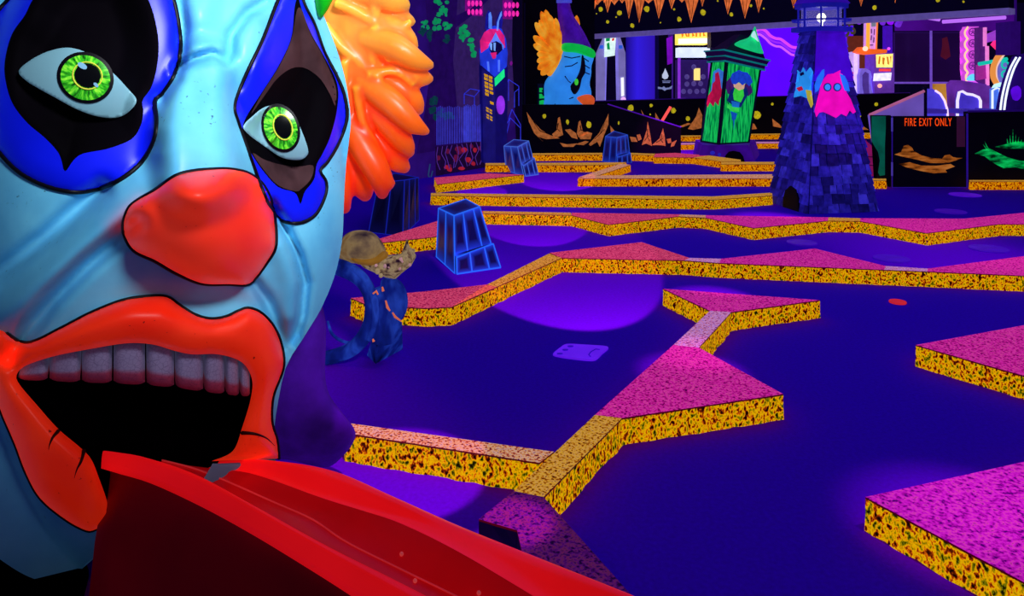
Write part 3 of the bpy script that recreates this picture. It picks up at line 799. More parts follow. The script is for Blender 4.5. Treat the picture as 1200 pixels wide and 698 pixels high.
mound = thing('tunnel_mound', 'purple tunnel mound with a black arch under the crooked green tower', 'tunnel mound', (P(850,190,13.5).x, 14.0, 0))
a, b = P(817,189,13.5), P(882,189,13.5)
bm = bmesh.new()
def at0(x, d, z): return Vector(((x - 600) * d / F, d, z))
add_hex(bm, [at0(818,13.55,0), at0(884,13.55,0), at0(890,14.8,0), at0(812,14.8,0)], [at0(823,13.62,.29), at0(877,13.62,.29), at0(885,14.7,.30), at0(815,14.7,.30)])
from_bm('mound_body', bm, mat('mound_purple', (70, 14, 150), .4, .7, .1, .25, 4), mound)
PM = flatplane(13.56)
paint('tunnel_mouth', PM, [[(849,190),(850,182),(854,177.5),(860,176.5),(867,178),(871,183),(873,190)]], mat('black_hole', (0, 0, 2), 0), mound, .03)
paint('painted_spot', PM, [blob(835,179,3,2.4), blob(843,181,2,2)], mat('mound_blue', (40, 40, 200), .5), mound, .03)

# ================================================================== lighthouse
LC = Vector(((962.5 - 600) * 8.9 / F, 8.9, 0))
lh = thing('lighthouse', 'blue stone-shingled lighthouse prop with a glowing lantern and painted monsters', 'lighthouse', LC)
ZT = 2.02
phi = [math.radians(-12.6 + 90 * k) for k in range(4)]
view = math.atan2(LC.x, LC.y)
def lv(k, z):
    R = .60 + (.240 - .60) * z / ZT
    f = phi[k % 4] - view * 0
    # direction toward camera is -radial of view
    ang = f + math.pi + view
    # phi measured from the direction to the camera, positive to the right in view
    cx, cy = -math.sin(view), -math.cos(view)
    rx, ry = math.cos(view), -math.sin(view)
    return LC + Vector(((cx * math.cos(f) + rx * math.sin(f)) * R, (cy * math.cos(f) + ry * math.sin(f)) * R, z))
bm = bmesh.new(); add_hex(bm, [lv(k, 0) for k in range(4)], [lv(k, ZT) for k in range(4)])
from_bm('tower', bm, mat('lh_core', (14, 6, 80), .3, .9), lh)
m, nt, b = newmat('lh_shingle'); N, L = nt.nodes, nt.links
setp(b, .33, .7, .2)
ge = N.new('ShaderNodeNewGeometry'); r = N.new('ShaderNodeValToRGB'); cr = r.color_ramp
for p_, c_ in ((0.0, (22, 18, 96)), (.35, (38, 30, 150)), (.7, (52, 42, 190)), (1.0, (72, 64, 225))):
    el = cr.elements.new(p_) if p_ not in (0.0, 1.0) else cr.elements[0 if p_ == 0 else -1]
    el.color = lin(c_)
tc = N.new('ShaderNodeTexCoord'); no = N.new('ShaderNodeTexNoise'); no.inputs['Scale'].default_value = 14
L.new(tc.outputs['Object'], no.inputs['Vector'])
mx = N.new('ShaderNodeMix'); mx.data_type = 'RGBA'; mx.blend_type = 'MULTIPLY'; mx.inputs['Factor'].default_value = .7
L.new(ge.outputs['Random Per Island'], r.inputs['Fac']); L.new(r.outputs['Color'], mx.inputs[6])
r2 = N.new('ShaderNodeValToRGB'); r2.color_ramp.elements[0].color = (.35, .35, .5, 1); r2.color_ramp.elements[1].color = (1.3, 1.2, 1.3, 1); r2.color_ramp.elements[0].position = .35; r2.color_ramp.elements[1].position = .65
L.new(no.outputs['Fac'], r2.inputs['Fac']); L.new(r2.outputs['Color'], mx.inputs[7])
L.new(mx.outputs[2], b.inputs['Base Color']); L.new(mx.outputs[2], b.inputs['Emission Color'])
bm = bmesh.new()
for k in range(4):
    z = 0.0; row = 0
    A0, B0, A1 = lv(k, 0), lv(k + 1, 0), lv(k, ZT)
    nrm = (B0 - A0).cross(A1 - A0).normalized()
    if nrm.dot((A0 + B0) / 2 - LC) < 0: nrm = -nrm
    zlim = 1.45 if k == 0 else ZT
    while z < zlim - .03:
        h = random.uniform(.085, .135); z1 = min(zlim, z + h)
        u = -random.uniform(0, .1)
        while u < 1:
            w = random.uniform(.09, .19) * (1 + z * .3); u1 = min(1, u + w); u0 = max(0, u)
            if u1 - u0 > .02:
                d = random.uniform(.004, .02); dz = random.uniform(-.03, .0)
                g = .008
                def pt(uu, zz, e): return lv(k, max(0, zz)).lerp(lv(k + 1, max(0, zz)), uu) + nrm * e
                add_hex(bm, [pt(u0 + g, z + dz, .001), pt(u1 - g, z + dz, .001), pt(u1 - g, z1 - .004, .001), pt(u0 + g, z1 - .004, .001)],
                        [pt(u0 + g, z + dz, d + .014), pt(u1 - g, z + dz, d + .010), pt(u1 - g, z1 - .004, .003), pt(u0 + g, z1 - .004, .003)])
            u = u1 if u1 > 0 else u + w
        z = z1; row += 1
from_bm('stone_shingles', bm, m, lh)
A0, B0, A1, B1 = lv(0, 1.45), lv(1, 1.45), lv(0, ZT), lv(1, ZT); n_ = (B0 - A0).cross(A1 - A0).normalized(); n_ = n_ if n_.dot(A0 - LC) > 0 else -n_
bm = bmesh.new(); add_prism(bm, [A0, B0, B1, A1], n_ * .012); from_bm('smooth_upper_panel', bm, mat('lh_violet_lit', (74, 12, 205), .45, .8, .1, .2, 5), lh)  # violet light on the upper face is put into this panel's colour
SLL = Slant(lv(3, 0), lv(0, 0), lv(3, ZT)); SLR = Slant(lv(0, 0), lv(1, 0), lv(0, ZT))
board('doorway', SLL, [(917,246),(917.5,232),(920,223),(926,217.5),(932,222),(935,232),(935.5,251)], mat('black_hole', (0,0,2), 0), lh, .02, .036)
def lp(name, poly, c, sl, e=.75, eps=.05, th=.01): return board(name, sl, poly, mat('lh_' + name + str(c), c, e, .6, .1, .15, 8), lh, th, eps)
lp('pink_monster', [(957,137),(955,130),(959,120),(960,110),(962,100),(966,92),(970,87),(977,86),(985,86),(988,92),(990,100),(992,108),(997,116),(1000,124),(1003,131),(1000,133),(996,129),(992,136),(986,133),(980,138),(972,134),(965,131),(960,132)], (235,8,170), SLR)
lp('monster_tuft', [(974,88),(979,85),(985,82),(985,86),(988,87),(982,90)], (235,8,170), SLR, .75, .052)
lp('monster_ear', [(956,108),(955,100),(958,91),(964,82),(966,81),(966,88),(963,97),(959,106)], (30,120,230), SLR, .7, .054)
lp('monster_ear', [(984,86),(990,89),(994,97),(996,107),(990,106),(987,97)], (30,120,230), SLR, .7, .054)
for x in (970, 981.5): lp('monster_glasses', blob(x,102,4.6,5), (20,40,120), SLR, .5, .058); lp('glasses_lens', blob(x,102,3.3,3.7), (50,150,240), SLR, .7, .062)
lp('spiky_monster', [(930,114),(931,108),(934,102),(932,97),(936,95),(934,82),(938,86),(941,79),(944,85),(949,79),(952,84),(948,90),(950,98),(947,106),(950,112),(945,115),(938,112)], (40,150,230), SLL)
lp('spiky_eye', [(937,86),(941,84),(942,87),(938,89)], (20,10,80), SLL, .3, .056)
lp('spiky_mouth', [(933,103),(939,101),(941,105),(936,107)], (200,20,60), SLL, .6, .056)
lp('spiky_tail', [(944,105),(950,106),(949,113),(952,122),(950,126),(946,116)], (200,190,60), SLL, .6, .054)
M_lhb = mat('lh_frame', (30, 30, 170), .4, .5)
def plate(name, z0, z1, R, n=8):
    bm = bmesh.new(); pr = [LC + Vector((R * math.cos(2 * math.pi * (k + .5) / n), R * math.sin(2 * math.pi * (k + .5) / n), z0)) for k in range(n)]
    add_prism(bm, pr, Vector((0, 0, z1 - z0))); return from_bm(name, bm, M_lhb, lh)
plate('gallery', ZT, ZT + .05, .33); plate('gallery_top', 2.29, 2.34, .29)
for k in range(8):
    a = 2 * math.pi * (k + .5) / 8; bm = bmesh.new(); p = LC + Vector((.25 * math.cos(a), .25 * math.sin(a), 0))
    add_tube(bm, [p + Vector((0, 0, ZT + .05)), p + Vector((0, 0, 2.29))], .012, 6); from_bm('lantern_post', bm, M_lhb, lh)
bm = bmesh.new(); add_lathe(bm, LC, [(.33, ZT + .12), (.345, ZT + .12), (.345, ZT + .14), (.33, ZT + .14), (.33, ZT + .12)], 8); from_bm('gallery_rail', bm, M_lhb, lh)
gm = bpy.data.materials.new('lantern_glass'); gm.use_nodes = True; gb = gm.node_tree.nodes['Principled BSDF']
gb.inputs['Alpha'].default_value = .22; gb.inputs['Base Color'].default_value = lin((170, 150, 255)); gb.inputs['Roughness'].default_value = .1
gb.inputs['Emission Color'].default_value = lin((150, 140, 255)); gb.inputs['Emission Strength'].default_value = .5
bm = bmesh.new(); add_lathe(bm, LC, [(.235, ZT + .05), (.235, 2.29)], 8); from_bm('lantern_glass', bm, gm, lh)
bm = bmesh.new(); add_lathe(bm, LC, [(.015, ZT + .05), (.015, ZT + .11), (.03, ZT + .12), (.05, ZT + .15), (.05, ZT + .18), (.03, ZT + .21), (0, ZT + .22)], 16); from_bm('lamp_bulb', bm, glow('lh_lamp', (255, 250, 190), 4.0), lh)
bm = bmesh.new(); add_lathe(bm, LC, [(.31, 2.34), (.2, 2.48), (.08, 2.62), (.03, 2.7), (0, 2.74)], 12); from_bm('lantern_roof', bm, mat('lh_roof', (60, 10, 170), .4), lh)

# ================================================================== far clown head
c2 = thing('clown_head', 'far blue clown head in profile with purple hat, behind the low rock mural wall', 'clown head', (P(668,124,15.9).x, 15.9, 0))
D2 = 15.9
pillow('face', [(657,60),(668,58),(690,61),(696,66),(693,78),(693,86),(691,98),(693,108),(692,120),(690,140),(640,140),(638,115),(638,98),(644,88),(652,76)], D2, .42, mat('c2_face', (46,140,242), .75, .6, .2, .2, 3), c2)
bm = bmesh.new(); add_box(bm, (P(666,140,15.9).x, 15.95, .36), (.72, .5, .72)); from_bm('pedestal', bm, M_black, c2)
pillow('nose', [(676,115),(681,112),(688,110.5),(694,112),(697,117),(695,123),(687,124),(681,121)], D2 - .38, .14, mat('c2_nose', (240,95,40), .6), c2)
hair_m = speckle('c2_hair', [(.3, (235, 110, 20)), (.5, (250, 150, 30)), (.7, (252, 185, 60))], 5, .72, (1, 1, 1), 2, .2)
hb = None
for i, (tx, ty) in enumerate(((634,88),(630,81),(629,72),(629,63),(625,52),(625,42),(627,26),(632,23),(634,13),(639,11),(644,17),(651,21),(654,33))):
    ax_, ay_ = 654, 66; dx, dy = tx - ax_, ty - ay_; l = math.hypot(dx, dy); nx, ny = -dy / l, dx / l
    w = 4.4
    pillow('hair_lock', [(ax_ + nx * 2.4, ay_ + ny * 2.4), (ax_ + dx * .55 + nx * w, ay_ + dy * .55 + ny * w), (ax_ + dx * .85 + nx * w * .9, ay_ + dy * .85 + ny * w * .9), (tx, ty), (ax_ + dx * .85 - nx * w * .9, ay_ + dy * .85 - ny * w * .9), (ax_ + dx * .55 - nx * w, ay_ + dy * .55 - ny * w), (ax_ - nx * 2.4, ay_ - ny * 2.4)], D2 - .22, .13, hair_m, c2)
pillow('hair_base', [(656,74),(646,89),(638,84),(634,70),(634,50),(640,30),(650,32),(657,45),(660,58)], D2 - .12, .2, hair_m, c2)
pillow('hair_tuft', [(674,30),(673,22),(676,18),(679,24),(679,32)], D2 + .1, .08, hair_m, c2)
pillow('hat', [(657,54),(656,36),(654,20),(653,2),(654,-18),(668,-18),(668,4),(672,18),(681,32),(688,45),(693,60),(675,57)], D2, .34, mat('c2_hat', (66,14,150), .6, .6, .2, .35, 5), c2)
pillow('hat_band', [(652,-4),(670,-4),(670,3.5),(652,3.5)], D2 - .2, .2, mat('c2_hatband', (80,90,230), .5), c2, smooth=False)
pillow('hat_brim', [(658,56),(660,51),(670,50.5),(684,53),(695,58),(698,64),(695,68),(688,66),(676,62),(661,60.5)], D2 - .3, .16, mat('c2_brim', (10,205,70), .6), c2)
D2p = flatplane(D2 - .46)
def cp(name, polys, c, eps=0.0, e=.4): return paint(name, D2p, polys, mat('c2_' + name, c, e), c2, eps)
pillow('eye_paint', [(682,64),(685,70),(686,84),(682,92),(679,104),(673,111),(668,105),(668,100),(675,92),(680,80)], D2 - .40, .05, mat('c2_eyeblack', (8,6,30), .3), c2)
pillow('iris', blob(675.5,96,2.3,4), D2 - .46, .03, mat('c2_iris', (70,220,60), .7), c2)
for pts in ([(661,66),(670,68),(680,66)], [(662,78),(670,77),(677,73)], [(662,89),(666,95),(669,97)], [(684,68),(690,72)], [(685,76),(691,80)], [(684,84),(691,87)], [(672,114),(660,118),(650,122)]):
    bm = bmesh.new(); add_tube(bm, [P(x, y, D2 - .43 + abs(x - 674) * .004) for x, y in pts], .012, 5); from_bm('face_line', bm, mat('c2_line', (14,14,80), .3), c2)
tb_ = thing('glyph_sign', 'narrow dark sign with three green glyphs left of the far clown head', 'sign', (P(635,140,16.4).x, 16.4, 0))
PG = flatplane(16.4)
board('sign_board', PG, [(630,98),(640,98),(640,150),(630,150)], mat('sign_dark', (8, 10, 40), .3), tb_, .03)
paint('green_glyph', PG, [[(632,103),(636,103),(636,105),(634.5,106),(636,108),(632,108)], [(632,110),(635,110),(636.5,113),(638,112),(638,115),(632,115.5)], [(632,118),(637,117),(639,120),(638,124),(632,125)]], mat('glyph_green', (20,190,80), .7), tb_, .012)

# ================================================================== exit gate, right low wall
PGt = flatplane(10.4)
gate = thing('exit_gate', 'black gate lettered FIRE EXIT ONLY in orange above a painted desert', 'gate', (P(1090,220,10.4).x, 10.4, 0))
M_gate = mat('gate_black', (6, 3, 16), .25, .7)
board('gate_board', PGt, [(1046,136),(1133,136),(1133,220),(1046,220)], M_gate, gate, .05)
text_on('lettering', 'FIRE EXIT ONLY', PGt, 1087.5, 143.5, 9.6, glow('neon_orange', (255, 72, 14), 1.0), gate, .5, .012, 0, 0, .0, 1.18)
M_dune = speckle('painted_dune', [(.3, (60, 24, 6)), (.5, (190, 100, 30)), (.7, (230, 140, 60))], 6, .5, (1, 1, 4), 3, 0)
paint('painted_dune', PGt, [[(1048,181),(1056,178),(1059,171),(1064,169.5),(1069,173),(1071,177),(1080,182),(1092,185),(1104,186),(1107,182),(1113,181),(1117,184),(1122,185),(1128,185),(1120,188),(1110,191),(1090,191),(1075,187),(1060,184)], [(1053,192),(1066,190),(1080,194),(1098,194),(1114,192),(1119,195),(1108,199),(1110,202),(1094,203),(1078,200),(1062,196)]], M_dune, gate, .006)
paint('latch_panel', PGt, [[(1121,136.5),(1131,136.5),(1131,172),(1121,172)]], mat('latch_brown', (70, 24, 60), .4), gate, .012)
for y in (146, 198):
    bm = bmesh.new(); add_tube(bm, [PGt.at(1045.4, y - 8, .01), PGt.at(1045.4, y + 8, .01)], .012, 8); from_bm('hinge', bm, mat('hinge_metal', (90, 70, 190), .4, .4, .5), gate)
bm = bmesh.new(); add_tube(bm, [PGt.at(1045.5,136,.005), PGt.at(1045.5,220,.005)], .007, 6); add_tube(bm, [PGt.at(1133.5,133,.005), PGt.at(1133.5,220,.005)], .012, 6); add_tube(bm, [PGt.at(1046,219.6,.005), PGt.at(1133,219.6,.005)], .006, 6)
from_bm('frame_line', bm, mat('gate_line', (50, 20, 150), .5), gate)
wr_ = lowwall('wall_low_right', PGt, [(1135,131),(1330,128),(1330,220),(1135,220)])
bm = bmesh.new(); add_tube(bm, [PGt.at(1134.5,130.5,.0), PGt.at(1330,127.5,.0)], .014, 6); from_bm('wall_lip', bm, mat('right_lip', (40, 8, 110), .4), wr_)
M_grass = speckle('painted_grass', [(.32, (0, 40, 20)), (.46, (0, 150, 70)), (.6, (10, 225, 100)), (.75, (30, 250, 140))], 7, .55, (1, 1, 3), 3, 0)
gr = [[(1142,180),(1152,175),(1160,174),(1168,178),(1180,184),(1194,188),(1212,190),(1240,196),(1212,197),(1200,198),(1190,196),(1176,197),(1168,193),(1160,188),(1154,183)], [(1166,172),(1178,169),(1190,166),(1200,166),(1222,170),(1240,180),(1214,178),(1202,174),(1180,174)]]
for x, y, h in ((1158,175,10),(1156.5,175,6),(1159.5,175,5),(1187,168,17),(1184,168,10),(1190,168,11),(1193,168,8),(1181,168,6),(1196,168,5)): gr.append([(x - .9, y), (x + (x - 1187) * .15 * (h < 14), y - h), (x + .9, y)])
paint('painted_grass', PGt, gr, M_grass, wr_, .008)
gs = thing('curved_green_panel', 'black panel with a curved glowing green drip shape left of the exit gate', 'panel', (P(1030,220,10.5).x, 10.5, 0))
PC = flatplane(10.5)
board('panel_board', PC, [(1021,135),(1044,135),(1044,219),(1026,219),(1029,190),(1024,172)], M_gate, gs, .04)
paint('green_shape', PC, [[(1021.5,136),(1038,136),(1038,150),(1037,170),(1037,205),(1031,206),(1029,202),(1031,188),(1029,178),(1024,170),(1021.5,165)]], mat('drip_green', (10, 110, 84), .5, .8, .1, .5, 2.5), gs, .01)
rs = thing('red_arch', 'dim red arched prop behind the lighthouse and the green panel', 'arch prop', (P(1018,207,11.6).x, 11.6, 0))
PA_ = flatplane(11.6)
board('arch_body', PA_, [(1007,207),(1008,165),(1014,164),(1021,170),(1027,182),(1029,200),(1026,207)], mat('arch_red', (150, 24, 90), .45, .8, .1, .35, 6), rs, .2)
paint('arch_joint', PA_, stroke([(1008,183),(1026,184)], 1) + stroke([(1008,193),(1027,194)], 1), mat('arch_line', (60, 6, 60), .3), rs, .008)
rp = thing('ramp_panel', 'pale lilac sloped wedge panel rising behind the exit gate', 'panel', (P(1055,134,10.9).x, 10.9, 0))
PRp = flatplane(10.9)
board('wedge', PRp, [(1019,135),(1083,107),(1083,213.8),(1030,213.8)], mat('wedge_lilac', (130, 100, 205), .5, .7, .1, .15, 3), rp, .06)
bm = bmesh.new(); add_tube(bm, [PRp.at(1019,134.6,.01), PRp.at(1083,106.6,.01)], .022, 6); from_bm('wedge_trim', bm, mat('wedge_trim', (205, 110, 150), .6), rp)
board('end_post', PRp, [(1083,102),(1086.5,102),(1086.5,213.8),(1083,213.8)], mat('wedge_post', (12, 4, 40), .3), rp, .06, .01)

# ================================================================== shell creature on a branch stand
br_ = thing('branch_stand', 'blue gnarled branch stand with orange cracks beside the clown', 'branch stand', G(440, 425))
M_br = speckle('branch_blue', [(.3, (6, 10, 60)), (.48, (20, 40, 150)), (.62, (44, 84, 215)), (.75, (20, 40, 150))], 9, .36, (1, 1, .5), 3, .5)
def branch(name, pts, radii, m=M_br, par=br_, seg=10):
    sm = catmull([(x, y, d, r) for (x, y, d), r in zip(pts, radii)], 6)
    bm = bmesh.new(); add_tube(bm, [P(x, y, d) for x, y, d, r in sm], [float(r) for *_, r in sm], seg); return from_bm(name, bm, m, par, True)
branch('arched_branch', [(386,314,4.05),(400,316,4.0),(418,324,3.95),(430,337,3.93),(435,356,3.93),(434,376,3.94),(426,395,3.95),(410,410,3.98),(388,418,4.0),(368,421,4.02)], [.03,.034,.036,.036,.034,.036,.04,.038,.036,.034])
branch('arch_strand', [(384,304,4.03),(404,309,3.98),(424,322,3.92),(436,342,3.9),(440,362,3.9),(438,382,3.91),(434,398,3.92)], [.016,.018,.02,.02,.018,.02,.02])
branch('trunk', [(441,338,3.95),(446,352,3.95),(448,368,3.95),(449,384,3.95),(448,400,3.95)], [.03,.038,.045,.055,.06])
pillow('leaf_slab', [(447,328),(456,325),(468,328),(476,340),(478,356),(474,370),(468,378),(462,384),(455,372),(449,356),(446,342)], 3.97, .05, M_br, br_)
branch('thin_branch', [(384,376,4.05),(390,392,4.03),(406,401,4.0),(424,398,3.97)], [.006,.008,.008,.006])
bm = bmesh.new(); add_hex(bm, [G(430,416), G(440,426), G(472,409), G(460,401)], [P(438,391,3.93), P(442,393,3.9), P(471,377,3.97), P(462,376,4.05)]); from_bm('base_rock', bm, M_br, br_)
M_crk = mat('crack_orange', (220, 110, 70), .6)
for pts in ([(437,344),(441,341),(443,345)], [(448,336),(449,341)], [(452,352),(454,360),(457,364)], [(460,366),(463,371),(470,376)], [(437,397),(438,400)]):
    bm = bmesh.new(); add_tube(bm, [P(x, y, 3.88) for x, y in pts], [.004 + .003 * (i % 2) for i in range(len(pts))], 6); from_bm('crack', bm, M_crk, br_)
sk = thing('shell_creature', 'tan mottled shell creature with knobbly horned snout resting on the blue branch stand', 'shell creature', P(440,318,4.0))
M_sh = speckle('shell_tan', [(.3, (56, 40, 48)), (.46, (124, 100, 76)), (.6, (166, 138, 92)), (.75, (140, 104, 60))], 9, .45, (1, 1, 1), 4, .6)
M_sn = speckle('snout_tan', [(.34, (50, 24, 50)), (.44, (150, 120, 90)), (.58, (205, 180, 130)), (.72, (110, 60, 80))], 26, .36, (1, 1, 1), 3, .8)
pillow('shell', [(394,300),(398,284),(407,273),(421,269.5),(436,272),(446,281),(452,293),(447,303),(432,308),(412,308)], 4.05, .17, M_sh, sk)
pillow('shell_rim', [(411,302),(424,304),(438,302),(449,294),(455,297),(451,306),(436,311),(418,309)], 3.93, .05, mat('shell_ochre', (150, 104, 30), .4), sk)
pillow('snout', [(420,306),(436,309),(449,300),(460,299),(470,297),(474,287),(477,278.5),(479,286),(481,291),(487,291),(486,296),(488,300),(482,311),(472,319),(463,327),(452,325),(438,319),(425,313)], 3.95, .09, M_sn, sk, smooth=False)
for i in range(26):
    x = random.uniform(440, 482); y = 318 - (x - 440) * .32 + random.uniform(-9, 7)
    bm = bmesh.new(); add_ball(bm, P(x, y, 3.875), random.uniform(.008, .016), 10, 6); from_bm('knob', bm, M_sn if i % 3 else mat('knob_pale', (200, 150, 150), .4), sk, True)

_mat0 = mat
def mat(name, c, e=.35, *a, **k): return _mat0(name, c, e * 1.5, *a, **k)
# ================================================================== ARCADE beyond the opening
def box_on(name, D, x0, y0, x1, y1, depth, m, parent, eps=0.0):
    """a cabinet panel: front rectangle at depth D, going back by depth"""
    bm = bmesh.new(); a = [P(x0, y1, D), P(x1, y1, D), P(x1, y0, D), P(x0, y0, D)]
    add_prism(bm, a, Vector((0, depth, 0))); return from_bm(name, bm, m, parent)
def fl(D): return flatplane(D)
def floory(D): return YH + F * CAMH / D
DA = 22.0; FY = floory(DA)
ar = thing('lit_archway', 'pale lilac archway machine with a white and green sign, behind the low rear wall', 'arcade archway', (P(721,100,DA).x, DA, 0))
M_lil = mat('arch_lilac', (128, 118, 190), .5, .6, .2, .2, 2)
p_ = fl(DA)
board('post', p_, [(700,62),(708,44),(712,44),(709,64),(709,FY),(700,FY)], M_lil, ar, .4)
board('post', p_, [(723,42),(727,44),(733,62),(733.5,FY),(725,FY),(724.5,62)], M_lil, ar, .4)
board('sign', p_, [(709,43),(722,42),(720.5,65),(708.5,67)], mat('arch_sign_white', (215,240,235), .7), ar, .2, .1)
paint('sign_mark', fl(DA - .12), [[(710,44.5),(715,44),(714.5,48),(710,48.5)], [(711,51),(714,49.5),(715,58),(711.5,58)]], mat('arch_green', (10,150,80), .6), ar, 0)
paint('sign_mark', fl(DA - .12), [[(717.5,45),(720,44.5),(719.5,47.5),(717,48)]], mat('arch_redm', (220,40,30), .6), ar, 0)
for q in ([(703,53),(707,53),(707,57),(702,57)], [(725,53),(729.5,53),(729.5,57),(725,57)]): paint('post_mark', fl(DA - .02), [q], mat('arch_blue', (40,90,210), .6), ar, .01)
paint('light_strip', fl(DA - .02), [[(727.5,91),(731,90.5),(731.5,112),(728,113)]], glow('strip_white', (240,240,255), 1.1), ar, .02)
bm = bmesh.new(); add_ball(bm, P(730.5,116.5,DA - .15), .075); from_bm('base_lamp', bm, glow('lamp_pinkw', (240,180,255), 1.0), ar, True)
o = box_on('blue_lit_partition', DA + .6, 734, 36, 771, FY - 1, .1, None, None)  # partition whose blue light is put into a glowing gradient
m, nt, b = newmat('blue_glow_panel'); N, L = nt.nodes, nt.links
tc = N.new('ShaderNodeTexCoord'); gd = N.new('ShaderNodeTexGradient'); mp = N.new('ShaderNodeMapping'); r = N.new('ShaderNodeValToRGB')
L.new(tc.outputs['Generated'], mp.inputs['Vector']); L.new(mp.outputs['Vector'], gd.inputs['Vector']); L.new(gd.outputs['Fac'], r.inputs['Fac'])
r.color_ramp.elements[0].color = lin((30,14,130)); r.color_ramp.elements[1].color = lin((50,20,170)); el = r.color_ramp.elements.new(.35); el.color = lin((52,30,225)); setp(b, .85, .6, .1)
L.new(r.outputs['Color'], b.inputs['Emission Color']); L.new(r.outputs['Color'], b.inputs['Base Color']); o.data.materials.clear(); o.data.materials.append(m)
tag(o, 'tall blue-lit partition panel right of the lilac archway', 'lit panel')
bn = thing('banner_machine', 'slim black machine with a white drop emblem and a magenta side light', 'arcade machine', (P(783,110,DA).x, DA, 0))
box_on('cabinet', DA, 772, 36, 791, FY, .6, mat('banner_black', (6, 3, 24), .3), bn)
paint('side_light', fl(DA), [[(781,45),(788,42),(788,74),(782,76)]], mat('banner_magenta', (110, 10, 170), .7, .6, .1, .5, 1.5), bn, .02)
paint('side_panel', fl(DA), [[(783,36),(789,36),(789,117),(787,117),(787,50),(783,45)]], mat('banner_violet', (60, 26, 130), .45), bn, .015)
paint('drop_emblem', fl(DA), [[(779.5,80),(782,85),(783.5,89),(782,92),(779,93),(776,91),(776,87.5),(778,84)]], mat('emblem_white', (190, 200, 225), .6), bn, .03)
paint('wing_emblem', fl(DA), [[(771,101.5),(776,102.5),(778,101),(780,103),(784,102.5),(788,100),(787,104),(781,105),(779,106.5),(776,104.5),(771,104)], [(776,94.5),(786,94.5),(786,95.3),(776,95.3)], [(776.5,96),(785,96),(785,97),(776.5,97)]], mat('emblem_grey', (130, 140, 190), .5), bn, .03)
pm = thing('prize_machine', 'bright prize machine with a yellow lit marquee and rows of round capsules', 'arcade machine', (P(814,110,DA).x, DA, 0))
M_pur = mat('prize_frame', (140, 50, 215), .6, .5)
box_on('cabinet', DA, 795, 70, 833, FY, .7, mat('prize_dark', (46, 24, 96), .45), pm)
box_on('marquee', DA - .1, 794, 35, 829, 52, .5, mat('prize_yellow', (250, 205, 90), .9, .5, .1, .15, 3), pm)
paint('marquee_lettering', fl(DA - .12), [[(798,37),(801,36),(801,42),(799,44)], [(802,38),(804,37),(806,43),(804,43)], [(806,37),(810,37),(810,39),(808,39),(808,43),(806,43)], [(811,37.5),(814,36.5),(814,38),(812.5,39),(814,42),(811,43)], [(815,37),(817,37),(817,43),(815,43)], [(818,36.5),(823,36),(823,38),(821.4,38),(821.4,43),(819.6,43),(819.6,38),(818,38)], [(823.5,37),(826.5,36.5),(826.5,38),(825,39),(827,42),(824,42.5)]], mat('prize_letter', (235,130,20), .7), pm, .01)
paint('light_tube', fl(DA - .12), [[(795,45.5),(832,44.5),(832,50.5),(795,51.5)]], glow('tube_white', (255,250,250), 1.2), pm, .015)
box_on('lower_header', DA - .1, 796, 55.5, 832, 67, .5, mat('prize_header', (205, 215, 245), .85, .5, .1, .1, 4), pm)
for q in ((795,68,797.5,FY), (830.5,68,833,FY), (797,115,831,117.5)): box_on('frame_bar', DA - .05, *q, .1, M_pur, pm)
M_caps = mat('capsule', (84, 66, 140), .5, .3, .4)
for i, (x, y) in enumerate(((813,78.5),(805,90),(824,90),(805,98.5),(813,98),(821,98),(801,107),(808.5,107),(816.5,107),(824,106.5))):
    bm = bmesh.new(); add_ball(bm, P(x, y, DA - .03), (.07, .05, .075), 14, 8); from_bm('capsule', bm, M_caps, pm, True)
box_on('claw_lamp', DA - .06, 813.5, 80, 817, 94, .05, glow('claw_yellow', (255, 225, 130), 1.1), pm); box_on('claw_lamp', DA - .06, 817.6, 80, 820.5, 94, .05, glow('claw_yellow', (255, 225, 130), 1.1), pm)
sh = thing('light_shelf', 'dark overhead shelf with a row of tiny violet lights above the green tower', 'shelf', P(850,42,DA - .6))
box_on('shelf_box', DA - .6, 833, 32, 884, 56, .4, mat('shelf_dark', (18, 6, 40), .3), sh)
bm = bmesh.new()
for k in range(20): add_ball(bm, P(834 + k * 2.0, 35.5 - k * .17, DA - .62), .014, 6, 4)
from_bm('light_row', bm, glow('tiny_violet', (150, 60, 240), 1.0), sh)
vw = box_on('violet_wall_panel', DA + 1.5, 884, 30, 1000, FY, .1, mat('violet_bright', (84, 4, 232), .8, .7, .1, .18, .8), None); tag(vw, 'bright violet lit wall panel behind the lighthouse', 'lit panel')
nq = thing('neon_squiggle', 'wavy pink and violet neon squiggle on the bright violet panel', 'neon light', P(910,48,DA + 1.3))
for off, c, nm in ((0, (225, 70, 240), 'neon_tube_pink'), (4.5, (150, 40, 255), 'neon_tube_violet'), (9, (215, 90, 245), 'neon_tube_rose')):
    pts = catmull([(884,37 + off * .6),(890,34 + off * .7),(897,36 + off),(903,42 + off),(909,45 + off),(915,46 + off),(922,51 + off),(928,55 + off),(936,56 + off)], 6)
    bm = bmesh.new(); add_tube(bm, [P(x, y, DA + 1.44) for x, y in pts], .045 if off == 0 else .035, 8); from_bm(nm, bm, glow(nm, c, 1.0), nq, True)
ds = thing('hanging_letters', 'dark tilted letters DS hanging right of the lighthouse lantern', 'lettering', P(994,36,DA - 1))
text_on('lettering', 'DS', fl(DA - 1), 993.5, 36, 13, mat('letters_olive', (84, 70, 50), .4), ds, .8, 0, 0, .35, .02)
br2 = box_on('brown_panel', DA + 1, 994, 42, 1018, floory(DA + 1), .1, mat('brown_panel', (104, 42, 24), .45), None); tag(br2, 'plain brown panel left of the tall orange sign', 'panel')
so = thing('orange_sign', 'tall glowing orange-edged vertical sign on a flat orange ledge', 'lit sign', P(1022,40,DA - .5))
